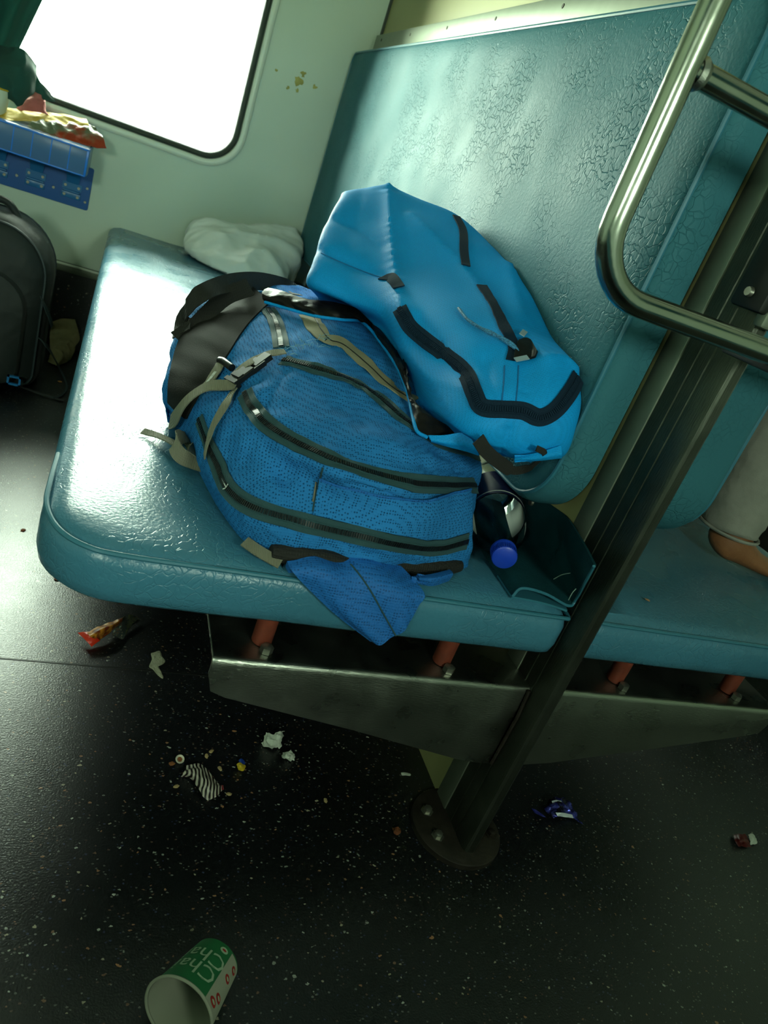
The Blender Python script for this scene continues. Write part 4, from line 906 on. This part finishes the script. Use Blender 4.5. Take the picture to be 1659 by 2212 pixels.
M_kraft = mat('brown_paper', (190, 176, 130), 0.85, bump=(('noise', 50, 0.006, None),), var=(30, 0.8, 0.2))
rows = [[at(112, 695, y=-.022), at(135, 688, y=-.022), at(162, 690, y=-.024)], [at(108, 725, y=-.03), at(136, 722, y=-.034), at(170, 718, y=-.03)], [at(108, 760, z=.03), at(136, 758, z=.035), at(168, 742, z=.035)], [at(104, 782, z=.004), at(126, 790, z=.004), at(150, 776, z=.004)]]
obj('paper_bag', *wsheet(rows, 'y', 30, 26, 0.008, 26, 0.001, 4), M_kraft, label='torn brown paper lying by the wall behind the black backpack', cat='paper')
# ------------------------------------------------------------------ litter on the floor
def scrap(name, rows, key, m, label, cat, nu=24, nv=18, wr=0.003, sc=60, th=0.0006, seed=0, group=None, mz=0.0):
    return obj(name, *wsheet(rows, key, nu, nv, wr, sc, th, seed, mz), m, label=label, cat=cat, group=group)
def Z(rows): return [[at(a, b_, z=h) for a, b_, h in r] for r in rows]
M_orange = mat('orange_packet_print', (196, 128, 40), 0.35, var=(90, 0.5, 0.08), rgb2=(110, 44, 20))
M_redseal = mat('red_packet_print', (204, 50, 24), 0.35)
M_silver = mat('silver_foil', (150, 156, 146), 0.22, metal=0.9, bump=(('noise', 90, 0.004, None),))
w = thing('snack_wrapper', 'torn orange and red snack wrapper with silver inside on the floor', 'wrapper', at(235, 1365, z=0))
obj('printed_side', *wsheet(Z([[(188, 1366, .016), (215, 1352, .020), (242, 1342, .022), (266, 1334, .022)], [(196, 1376, .018), (222, 1362, .022), (245, 1350, .024), (264, 1338, .022)], [(215, 1383, .006), (232, 1370, .008), (248, 1356, .012), (264, 1342, .018)]]), 'z', 24, 14, 0.0015, 60, 0.0006, 1, 0), M_orange, w)
obj('red_seal', *wsheet(Z([[(168, 1367, .010), (180, 1365, .014), (192, 1364, .016)], [(183, 1381, .008), (192, 1376, .014), (204, 1374, .017)], [(198, 1397, .002), (207, 1390, .004), (217, 1384, .006)]]), 'z', 16, 12, 0.0008, 60, 0.0006, 1, 0), M_redseal, w)
obj('silver_side', *wsheet(Z([[(258, 1336, .020), (278, 1328, .020), (292, 1331, .014), (306, 1341, .008)], [(250, 1352, .010), (268, 1350, .012), (282, 1346, .010), (300, 1342, .004)], [(242, 1372, .003), (254, 1376, .004), (266, 1380, .004), (270, 1362, .004)]]), 'z', 20, 14, 0.0015, 60, 0.0006, 3, 0), M_silver, w)
M_tissue = mat('white_tissue', (206, 212, 196), 0.85, bump=(('noise', 90, 0.003, None),))
M_paste = mat('dried_white_spill', (176, 176, 150), 0.7, bump=(('noise', 160, 0.003, None),), var=(70, 0.7, 0.2))
def blob(name, outline, h, m, label, cat, parent=None):
    c = V((sum(a for a, _ in outline)/len(outline), sum(b_ for _, b_ in outline)/len(outline), 0)); n = len(outline)*4
    q = curve([V((a, b_, 0)) for a, b_ in outline + outline[:1]], n + 1)[:-1]
    r0 = [at(p.x, p.y, z=0.0005) for p in q]; r1 = [at(c.x + (p.x-c.x)*.88, c.y + (p.y-c.y)*.9, z=h*.8) for p in q]; r2 = [at(c.x + (p.x-c.x)*.5, c.y + (p.y-c.y)*.5, z=h) for p in q]
    vs = r0 + r1 + r2 + [at(c.x, c.y, z=h)]
    fs = [(k*n+i, k*n+(i+1) % n, (k+1)*n+(i+1) % n, (k+1)*n+i) for k in range(2) for i in range(n)] + [(2*n+i, 2*n+(i+1) % n, 3*n) for i in range(n)] + [tuple(range(n))[::-1]]
    return obj(name, vs, fs, m, parent, label=label, cat=cat)
blob('dried_spill', [(333, 1409), (345, 1406), (350, 1418), (357, 1428), (350, 1436), (337, 1442), (342, 1452), (352, 1460), (351, 1466), (340, 1458), (330, 1446), (322, 1440), (328, 1424), (326, 1412)], .003, M_paste, 'dried white spill with a tail on the floor near the orange wrapper', 'spill')
scrap('tissue', Z([[(577, 1584, .014), (592, 1588, .022), (604, 1582, .024), (616, 1580, .014)], [(570, 1600, .008), (586, 1598, .022), (600, 1600, .024), (608, 1592, .012)], [(564, 1605, .001), (580, 1614, .003), (595, 1612, .006), (604, 1618, .001)]]), 'z', M_tissue, 'larger white scrap of tissue on the floor left of the foot plate', 'tissue', wr=0.006, sc=70, seed=2)
scrap('tissue', Z([[(610, 1630, .003), (620, 1624, .012), (631, 1622, .008)], [(612, 1636, .006), (622, 1634, .014), (634, 1634, .006)], [(616, 1641, .001), (624, 1642, .003), (634, 1641, .001)]]), 'z', M_tissue, 'small balled white tissue next to the larger scrap', 'tissue', wr=0.005, sc=120, seed=5)
blob('paper_scrap', [(866, 1669), (872, 1668), (886, 1671), (886, 1676), (876, 1675), (868, 1675)], .002, M_tissue, 'tiny white paper scrap on the floor under the bracket', 'paper')
def striped():
    m = bpy.data.materials.new('striped_foil'); m.use_nodes = True; n, l = m.node_tree.nodes, m.node_tree.links; b_ = n['Principled BSDF']
    tc = n.new('ShaderNodeTexCoord'); wv = n.new('ShaderNodeTexWave'); wv.inputs['Scale'].default_value = 60; wv.inputs['Distortion'].default_value = 5; wv.inputs['Detail'].default_value = 2; wv.inputs['Detail Scale'].default_value = 0.6
    r = n.new('ShaderNodeValToRGB'); e = r.color_ramp.elements; e[0].position = 0.3; e[0].color = lin((14, 14, 14)); e[1].position = 0.62; e[1].color = lin((190, 184, 168)); x = e.new(0.42); x.color = lin((84, 14, 22))
    l.new(tc.outputs['Object'], wv.inputs['Vector']); l.new(wv.outputs['Fac'], r.inputs[0]); l.new(r.outputs[0], b_.inputs['Base Color']); b_.inputs['Roughness'].default_value = 0.4
    return m
scrap('striped_wrapper', Z([[(404, 1655, .006), (425, 1650, .010), (440, 1658, .010), (455, 1672, .008), (470, 1690, .006), (482, 1705, .003)], [(398, 1668, .010), (416, 1668, .016), (432, 1676, .018), (446, 1690, .016), (458, 1704, .012), (470, 1718, .004)], [(392, 1676, .001), (408, 1682, .003), (424, 1694, .006), (432, 1708, .006), (440, 1722, .003), (450, 1730, .001)]]), 'z', striped(), 'crumpled wrapper with black, white and dark red stripes on the floor', 'wrapper', 36, 20, 0.0035, 50, seed=8)
scrap('red_scrap', Z([[(470, 1698, .002), (482, 1696, .006)], [(474, 1708, .003), (484, 1706, .002)]]), 'z', mat('maroon_foil', (110, 18, 28), 0.35), 'small maroon foil scrap at the end of the striped wrapper', 'foil', 8, 8, 0.001, 60)
scrap('yellow_scrap', Z([[(511, 1652, .004), (520, 1648, .008), (530, 1655, .003)], [(513, 1658, .006), (521, 1656, .010), (528, 1660, .002)], [(516, 1663, .001), (522, 1665, .002), (527, 1663, .001)]]), 'z', mat('yellow_paper', (208, 178, 40), 0.6), 'crumpled yellow scrap on the dark floor', 'paper', 12, 12, 0.002, 120)
scrap('blue_scrap', Z([[(515, 1642, .004), (522, 1639, .006), (530, 1648, .002)], [(517, 1648, .003), (524, 1650, .004), (528, 1652, .001)]]), 'z', mat('blue_foil', (24, 56, 140), 0.3), 'tiny blue foil scrap touching the yellow scrap', 'foil', 10, 8, 0.001, 90)
M_nut = mat('peanut_skin', (150, 92, 52), 0.7, var=(200, 0.6, 0.2)); M_shell = mat('pale_seed', (186, 160, 112), 0.7, var=(200, 0.7, 0.2))
c = at(387, 1642, z=0.001)
sh = MB().lathe([(0, .002), (0.0015, .0055), (0.004, .0065), (0.0055, .0058), (0.005, .0048), (0.002, .0025)], c, (0.1, -0.4, 1), 16).build('nut_shell', mat('white_shell', (212, 206, 184), 0.6), label='white nut shell with a brown hollow on the floor', cat='shell')
MB().lathe([(0.0022, .0046), (0.0034, .0038), (0.0038, .001)], c, (0.1, -0.4, 1), 12).build('shell_hollow', M_nut, sh)
def crumb(name, px, py, rx, ry, m, label, cat, seed, group=None, z0=0.0):
    c = at(px, py, z=z0); bm = bmesh.new(); bmesh.ops.create_icosphere(bm, subdivisions=2, radius=1)
    a = random.Random(seed).uniform(0, 3.14); vs = []
    for v in bm.verts:
        f = 1 + 0.35*fbm(v.co + V((seed, 0, 0)), 1.6); x, y, z = v.co.x*rx*f, v.co.y*ry*f, (v.co.z*0.35 + 0.36)*min(rx, ry)
        vs.append(c + V((x*math.cos(a)-y*math.sin(a), x*math.sin(a)+y*math.cos(a), max(z, 0.0002))))
    bm.verts.index_update(); fs = [[v.index for v in f.verts] for f in bm.faces]; bm.free()
    return obj(name, vs, fs, m, label=label, cat=cat, group=group)
crumb('nut', 371, 1651, .0045, .0035, M_nut, 'brown peanut beside the white nut shell', 'nut', 1)
for i, (px, py, lab) in enumerate(((475, 1661, 'oval pale seed just right of the striped wrapper'), (703, 1730, 'pale seed alone on the floor left of the foot plate'), (446, 1634, 'pale seed above the striped wrapper, the lower of two'), (456, 1624, 'pale seed above the striped wrapper, the upper of two'), (380, 1700, 'pale seed just left of the striped wrapper'), (494, 1716, 'pale seed below the maroon foil scrap'))):
    crumb('seed', px, py, .0045, .0028, M_shell, lab, 'seed', 10+i, 'seeds on the floor')
M_leaf = mat('dry_leaf', (128, 72, 40), 0.8, var=(120, 0.6, 0.2))
scrap('leaf_bit', Z([[(848, 1790, .001), (856, 1786, .005), (864, 1790, .001)], [(850, 1797, .004), (857, 1796, .006), (866, 1795, .002)], [(853, 1801, .001), (859, 1803, .002), (863, 1800, .001)]]), 'z', M_leaf, 'curled brown leaf bit on the floor left of the foot plate', 'leaf', 12, 10, 0.002, 150)
crumb('crumb', 129, 825, .006, .0045, mat('orange_crumb', (205, 150, 80), 0.7), 'orange crumb on the floor beside the black backpack strap', 'crumb', 31)
crumb('crumb', 345, 1461 - 10, .002, .002, M_shell, 'pale round crumb at the tail of the white spill', 'crumb', 33)
crumb('crumb', 258, 1301, .006, .004, M_leaf, 'brown crumb near the bench corner above the orange wrapper', 'crumb', 34)
crumb('crumb', 122, 1250, .008, .004, M_leaf, 'dark crumb on the floor just outside the bench corner', 'crumb', 35)
crumb('crumb', 50, 1146, .005, .004, M_leaf, 'dark crumb at the left on the shiny floor', 'crumb', 36)
crumb('crumb', 1398, 1297, .004, .003, mat('tan_crumb', (176, 132, 96), 0.7), 'tan crumb lying on the bench right of the post', 'crumb', 37, z0=ZS+0.002)
M_purple = mat('purple_foil', (70, 74, 170), 0.22, metal=0.5, bump=(('noise', 90, 0.006, None),), var=(60, 0.5, 0.1), rgb2=(20, 18, 34))
M_glint = mat('glint_white', (216, 220, 226), 0.35, metal=0.2)  # near-white colour paints in the bright glints on the foil
pw = thing('foil_wrapper', 'shiny purple and silver foil wrapper on the floor right of the post', 'wrapper', at(1200, 1755, z=0))
obj('wrapper_foil', *wsheet(Z([[(1172, 1738, .006), (1190, 1728, .014), (1210, 1722, .014), (1228, 1732, .008)], [(1178, 1752, .012), (1198, 1744, .020), (1220, 1742, .018), (1240, 1750, .006)], [(1196, 1766, .003), (1214, 1764, .006), (1234, 1764, .004), (1258, 1782, .001)]]), 'z', 26, 20, 0.005, 60, 0.0006, 6, 0), M_purple, pw)
obj('silver_glint_end', *wsheet(Z([[(1200, 1755, .018), (1218, 1756, .020), (1236, 1760, .016)], [(1204, 1763, .014), (1220, 1765, .015), (1238, 1767, .010)]]), 'z', 16, 8, 0.002, 120, 0.0005, 3, 0), M_glint, pw)
obj('painted_glint', *wsheet(Z([[(1192, 1730, .020), (1202, 1728, .022), (1212, 1730, .020)], [(1194, 1736, .018), (1204, 1734, .021), (1214, 1736, .018)]]), 'z', 8, 6, 0.001, 120, 0.0005, 3, 0), M_glint, pw)  # pale patch painted as a highlight on the foil
obj('torn_strip', *wsheet(Z([[(1148, 1746, .003), (1160, 1750, .006), (1176, 1762, .004)], [(1154, 1756, .002), (1168, 1762, .004), (1182, 1768, .001)]]), 'z', 14, 8, 0.002, 90, 0.0005, 4, 0), M_purple, pw)
dr = thing('foil_wrapper', 'small dark red wrapper with a white torn end near the right edge', 'wrapper', at(1605, 1822, z=0))
obj('wrapper_foil', *wsheet(Z([[(1584, 1802, .004), (1600, 1800, .010), (1614, 1804, .008)], [(1588, 1816, .006), (1602, 1814, .014), (1618, 1818, .008)], [(1594, 1828, .001), (1608, 1830, .003), (1622, 1830, .001)]]), 'z', 16, 12, 0.003, 80, 0.0006, 7, 0), mat('dark_red_foil', (84, 20, 18), 0.4), dr)
obj('torn_end', *wsheet(Z([[(1616, 1803, .006), (1626, 1802, .008), (1634, 1812, .002)], [(1620, 1814, .008), (1627, 1812, .010), (1635, 1820, .002)], [(1622, 1826, .001), (1628, 1824, .003), (1632, 1824, .001)]]), 'z', 12, 10, 0.002, 120, 0.0006, 2, 0), M_tissue, dr)

# ------------------------------------------------------------------ green printed paper cup lying in the foreground
M_green = mat('green_cup_print', (28, 100, 58), 0.55); M_cupw = mat('cup_white', (150, 152, 134), 0.7); M_print = mat('cup_lettering', (150, 172, 144), 0.6); M_redp = mat('cup_red_print', (150, 40, 34), 0.6)
A, Bq = at(386, 2184, z=0.0365), at(466, 2076, z=0.0265)
ax = (Bq - A).normalized(); Lc = (Bq - A).length; R0, R1 = 0.0365, 0.0262
up = V((0, 0, 1)); up = (up - ax*up.dot(ax)).normalized(); rt = (-ax).cross(up)
def cp(th, s, lift=0.0):            # th: angle from the top of the lying cup, positive along the reading direction; s: 0 rim .. 1 base
    r = R0 + (R1-R0)*s + lift; return A + ax*(Lc*s) + (up*math.cos(th) + rt*math.sin(th))*r
cup = thing('paper_cup', 'green and white printed paper tea cup lying on the dark floor', 'cup', V((A.x, A.y, 0)))
n = 64; prof = [(0, 0), (0.25, 0), (0.5, 0), (0.75, 0), (1, 0), (1, -.0014), (0.94, -.0014), (0.94, -.026)]
vs = [cp(2*math.pi*i/n, s, l_) for s, l_ in prof[:7]for i in range(n)] + [A + ax*(Lc*0.94)]
fs = [(j*n+i, j*n+(i+1) % n, (j+1)*n+(i+1) % n, (j+1)*n+i) for j in range(6) for i in range(n)] + [(6*n+i, 6*n+(i+1) % n, 7*n) for i in range(n)]
obj('cup_wall', vs, fs, M_green, cup)
vs = [cp(2*math.pi*i/n, s, -.0012) for s in (0, 0.3, 0.6, 0.935) for i in range(n)] + [A + ax*(Lc*0.93)]
obj('cup_inside', vs, [(j*n+i, j*n+(i+1) % n, (j+1)*n+(i+1) % n, (j+1)*n+i) for j in range(3) for i in range(n)] + [(3*n+i, 3*n+(i+1) % n, 4*n) for i in range(n)], M_cupw, cup)
MB().tube([cp(2*math.pi*i/n, -0.006, 0.0006) for i in range(n)], 0.0016, 8, closed=True).build('rim', M_cupw, cup)
def cpatch(name, t0, t1, s0, s1, m, lift=0.0003, nt=14, ns=8, oval=False):
    g = [[cp(t0+(t1-t0)*i/(nt-1), s0+(s1-s0)*j/(ns-1), lift) for i in range(nt)] for j in range(ns)]
    if oval:
        k = 20; tc, sc_, th, sh_ = (t0+t1)/2, (s0+s1)/2, (t1-t0)/2, (s1-s0)/2
        return obj(name, [cp(tc + th*math.cos(2*math.pi*i/k), sc_ + sh_*math.sin(2*math.pi*i/k), lift) for i in range(k)] + [cp(tc, sc_, lift)], [(i, (i+1) % k, k) for i in range(k)], m, cup)
    return obj(name, [p for r in g for p in r], gfaces(nt, ns), m, cup)
cpatch('white_panel', -1.42, -0.52, 0.03, 0.97, M_cupw)
for i, (t_, s_) in enumerate(((-.82, .13), (-.95, .27), (-.9, .62), (-1.0, .84), (-.2, .88))):
    cpatch('printed_oval', t_-.17, t_+.17, s_-.055, s_+.055, M_redp if i < 4 else M_print, 0.0006, oval=True)
for i, (t_, s_) in enumerate(((-.82, .13), (-.95, .27), (-.9, .62), (-1.0, .84), (-.2, .88))):
    cpatch('oval_centre', t_-.09, t_+.09, s_-.02, s_+.02, M_print if i < 4 else M_redp, 0.0008, oval=True)
def cup_text(s, size, th, sc_):
    vs, fs = text_mesh(s, size)
    r = R0 + (R1-R0)*sc_
    obj('lettering', [cp(th + v.x/r, sc_ - v.y/Lc, 0.0006) for v in vs], fs, M_print, cup, smooth=False)
cup_text('Chai', 0.026, 0.26, 0.45); cup_text('Chai', 0.026, 0.26, 0.74)

# ------------------------------------------------------------------ the passenger in the next bay
M_skin = mat('brown_skin', (150, 98, 62), 0.55, bump=(('noise', 220, 0.0006, None),), var=(30, 0.75, 0.25))
M_trs = mat('grey_trousers', (150, 148, 138), 0.85, bump=(('noise', 500, 0.0005, None), ('noise', 26, 0.008, None)), var=(30, 0.82, 0.2))
M_shirt = mat('pale_shirt', (170, 176, 168), 0.85)
def skin(name, pts, edges, m, parent, sub=2, root=0):
    me = bpy.data.meshes.new(name); b0 = root_loc(parent)
    me.from_pydata([V(p[:3]) - b0 for p in pts], edges, []); o = bpy.data.objects.new(name, me); C.objects.link(o); o.parent = parent
    o.modifiers.new('skin', 'SKIN'); 
    for i, p in enumerate(pts):
        sv = me.skin_vertices[0].data[i]; r = p[3]; sv.radius = r if isinstance(r, tuple) else (r, r); sv.use_root = (i == root)
    s = o.modifiers.new('sub', 'SUBSURF'); s.levels = sub; s.render_levels = sub
    o.modifiers['skin'].use_smooth_shade = True
    me.materials.append(m); return o
pe = thing('person', 'person in grey trousers sitting beyond the post with a bare foot on the bench', 'person', (1.0, -1.35, ZS))
pts = [(0.98, -1.30, 0.54, (.12, .10)), (0.97, -1.29, 0.70, (.11, .09)), (0.965, -1.28, 0.88, (.13, .09)), (0.97, -1.275, 0.99, (.06, .06)), (0.98, -1.27, 1.06, (.045, .05)), (0.995, -1.27, 1.13, (.075, .085)), (1.0, -1.27, 1.22, (.06, .07)),
       (0.99, -1.40, 0.54, (.085, .08)), (1.04, -1.48, 0.72, (.07, .07)), (1.085, -1.53, 0.86, (.055, .055)), (1.085, -1.56, 0.70, (.05, .05)), (1.082, -1.585, 0.54, (.036, .036)), (1.078, -1.596, 0.466, (.026, .026)),
       (1.056, -1.598, 0.440, (.022, .020)), (1.11, -1.612, 0.448, (.028, .024)), (1.16, -1.622, 0.436, (.032, .016)), (1.20, -1.630, 0.430, (.034, .012)),
       (0.99, -1.20, 0.54, (.085, .08)), (1.14, -1.20, 0.53, (.075, .07)), (1.36, -1.22, 0.52, (.055, .055)), (1.41, -1.22, 0.30, (.045, .045)), (1.42, -1.22, 0.08, (.03, .03)), (1.48, -1.22, 0.035, (.034, .024)), (1.56, -1.22, 0.026, (.036, .016)),
       (0.965, -1.42, 0.92, (.05, .05)), (1.0, -1.50, 0.80, (.04, .04)), (1.08, -1.46, 0.84, (.03, .03)),
       (0.965, -1.14, 0.92, (.05, .05)), (0.99, -1.05, 0.74, (.04, .04)), (1.10, -1.10, 0.62, (.03, .03))]
ed = [(0,1),(1,2),(2,3),(3,4),(4,5),(5,6),(0,7),(7,8),(8,9),(9,10),(10,11),(11,12),(12,13),(12,14),(14,15),(15,16),(0,17),(17,18),(18,19),(19,20),(20,21),(21,22),(22,23),(2,24),(24,25),(25,26),(2,27),(27,28),(28,29)]
body_ = skin('body', pts, ed, M_skin, pe)
for i, (dy, L_, r) in enumerate(((-.026, .030, .0105), (-.010, .036, .008), (.004, .034, .0075), (.017, .030, .007), (.028, .024, .0065))):
    MB().tube(curve([V((1.195, -1.630 - dy*0.9, 0.431)), V((1.215, -1.634 - dy, 0.434)), V((1.215 + L_*.6, -1.637 - dy, 0.428)), V((1.215 + L_, -1.639 - dy, 0.424))], 9), [r, r, r, r*1.05, r*1.05, r, r*.95, r*.8, r*.35], 12).build('toe', M_skin, pe)
def legtube(pts, rad, name, m, n=40, seg=28):
    P = curve([V(p) for p in pts], n); R_ = [cr([V((q, 0, 0)) for q in rad], (len(rad)-1)*i/(n-1)).x for i in range(n)]
    k = MB().tube(P, R_, seg, cap=False)
    for v in k.v: v += V((0.004*ridge(v*V((1, 1, 2.2)), 14), 0.004*ridge(v*V((1, 1, 2.2)) + V((4, 1, 0)), 14), 0.0))
    g = [[k.v[i*seg + j % seg] for j in range(seg+1)] for i in range(n)]
    return obj(name, k.v, k.f, m, pe)
tl = legtube([(0.99, -1.385, 0.535), (1.04, -1.485, 0.72), (1.082, -1.532, 0.875), (1.094, -1.552, 0.80), (1.090, -1.560, 0.70), (1.086, -1.572, 0.60), (1.083, -1.584, 0.52), (1.082, -1.590, 0.475)], [.092, .080, .066, .066, .064, .060, .055, .052], 'trouser_leg', M_trs)
tl.modifiers.new('cloth', 'SOLIDIFY').thickness = 0.002
MB().tube([V((1.084 + .0535*math.cos(a*math.pi/14), -1.588 + .0535*math.sin(a*math.pi/14), 0.476)) for a in range(28)], 0.003, 6, closed=True).build('trouser_hem', M_trs, pe)
legtube([(0.99, -1.20, 0.54), (1.15, -1.20, 0.535), (1.37, -1.22, 0.525), (1.412, -1.22, 0.48), (1.415, -1.22, 0.30), (1.42, -1.22, 0.13)], [.092, .082, .066, .062, .058, .052], 'trouser_leg', M_trs)
legtube([(0.975, -1.295, 0.50), (0.972, -1.29, 0.62), (0.968, -1.285, 0.78), (0.966, -1.28, 0.92), (0.97, -1.276, 0.985)], [.138, .136, .140, .136, .07], 'shirt', M_shirt)
for q in ([(0.965, -1.36, 0.93), (0.967, -1.43, 0.91), (0.985, -1.47, 0.85), (1.0, -1.50, 0.80)], [(0.965, -1.20, 0.93), (0.967, -1.13, 0.91), (0.98, -1.09, 0.82), (0.99, -1.05, 0.74)]): legtube(q, [.075, .068, .058, .054], 'sleeve', M_shirt, 20, 20)
for s in (-1, 1):
    MB().lathe([(0, .009), (0.004, .007), (0.006, .002)], (1.056, -1.27 + s*0.026, 1.165), (1, 0, 0), 12).build('eye', M_yoke, pe)
MB().lathe([(0, .016), (0.018, .012), (0.030, .003)], (1.055, -1.27, 1.125), (0.9, 0, -0.3), 12).build('nose', M_skin, pe)
MB().lathe([(0.0, .080), (0.03, .088), (0.06, .088), (0.09, .076), (0.115, .045), (0.125, .004)], (0.985, -1.27, 1.165), (-0.45, 0, 1), 24).build('hair', M_yoke, pe)
# things on the far side of the next bay
t3 = make_seat('bench', 1.88, 2.50, (0.085, 0.022, 0.02, 0.03), 'blue vinyl bench across the next bay, under the white sheet', 'blue bench seats',
    [(1.885, -1.72, zp), (1.90, -1.818, zp+0.001), (1.965, -1.852, zp+0.001), (2.2, -1.852, zp+0.001), (2.48, -1.852, zp+0.001)])
for x, y in ((1.95, -1.772), (2.3, -1.778)): MB().lathe([(0, 0.0115), (0.345, 0.0115)], (x, y, 0.0), (0, 0, 1), 16).build('leg', M_redox, t3)
M_sheet = mat('white_bedsheet', (214, 220, 206), 0.85, bump=(('noise', 30, 0.012, None),))
obj('bedsheet', *wsheet([[V((2.25, -0.62, .44)), V((2.20, -0.85, .46)), V((2.18, -1.05, .45)), V((2.15, -1.3, .43))], [V((2.05, -0.6, .50)), V((2.0, -0.85, .53)), V((1.98, -1.05, .50)), V((1.96, -1.3, .45))], [V((1.90, -0.6, .46)), V((1.87, -0.85, .47)), V((1.855, -1.05, .45)), V((1.85, -1.28, .43))], [V((1.84, -0.6, .28)), V((1.83, -0.85, .27)), V((1.82, -1.05, .24)), V((1.83, -1.25, .25))]], 'y', 40, 34, 0.014, 12, 0.002, 5), M_sheet, label='crumpled white sheet hanging over the far bench of the next bay', cat='sheet')
vs, fs = slab((1.56, 1.80, -1.30, -0.98), (0.06,)*4, [(0.03, 0.002), (0.005, 0.03), (0, 0.12), (0.004, 0.30), (0.03, 0.375), (0.06, 0.395)], lambda a, b, c: (a, b, c), inner=5, crown1=0.012)
bg = thing('duffel_bag', 'black bag on the floor of the next bay behind the trouser leg', 'bag', (1.68, -1.14, 0))
obj('bag_body', [v + V((.006, .006, .004))*fbm(v, 11) for v in vs], fs, M_yoke, bg)
for v in bg.children[0].data.vertices: v.co.z = max(v.co.z, 0.001)
MB().tube(curve([V((1.60, -1.14, .40)), V((1.62, -1.14, .46)), V((1.68, -1.14, .48)), V((1.74, -1.14, .46)), V((1.76, -1.14, .40))], 20), 0.008, 8).build('handle', M_web, bg)
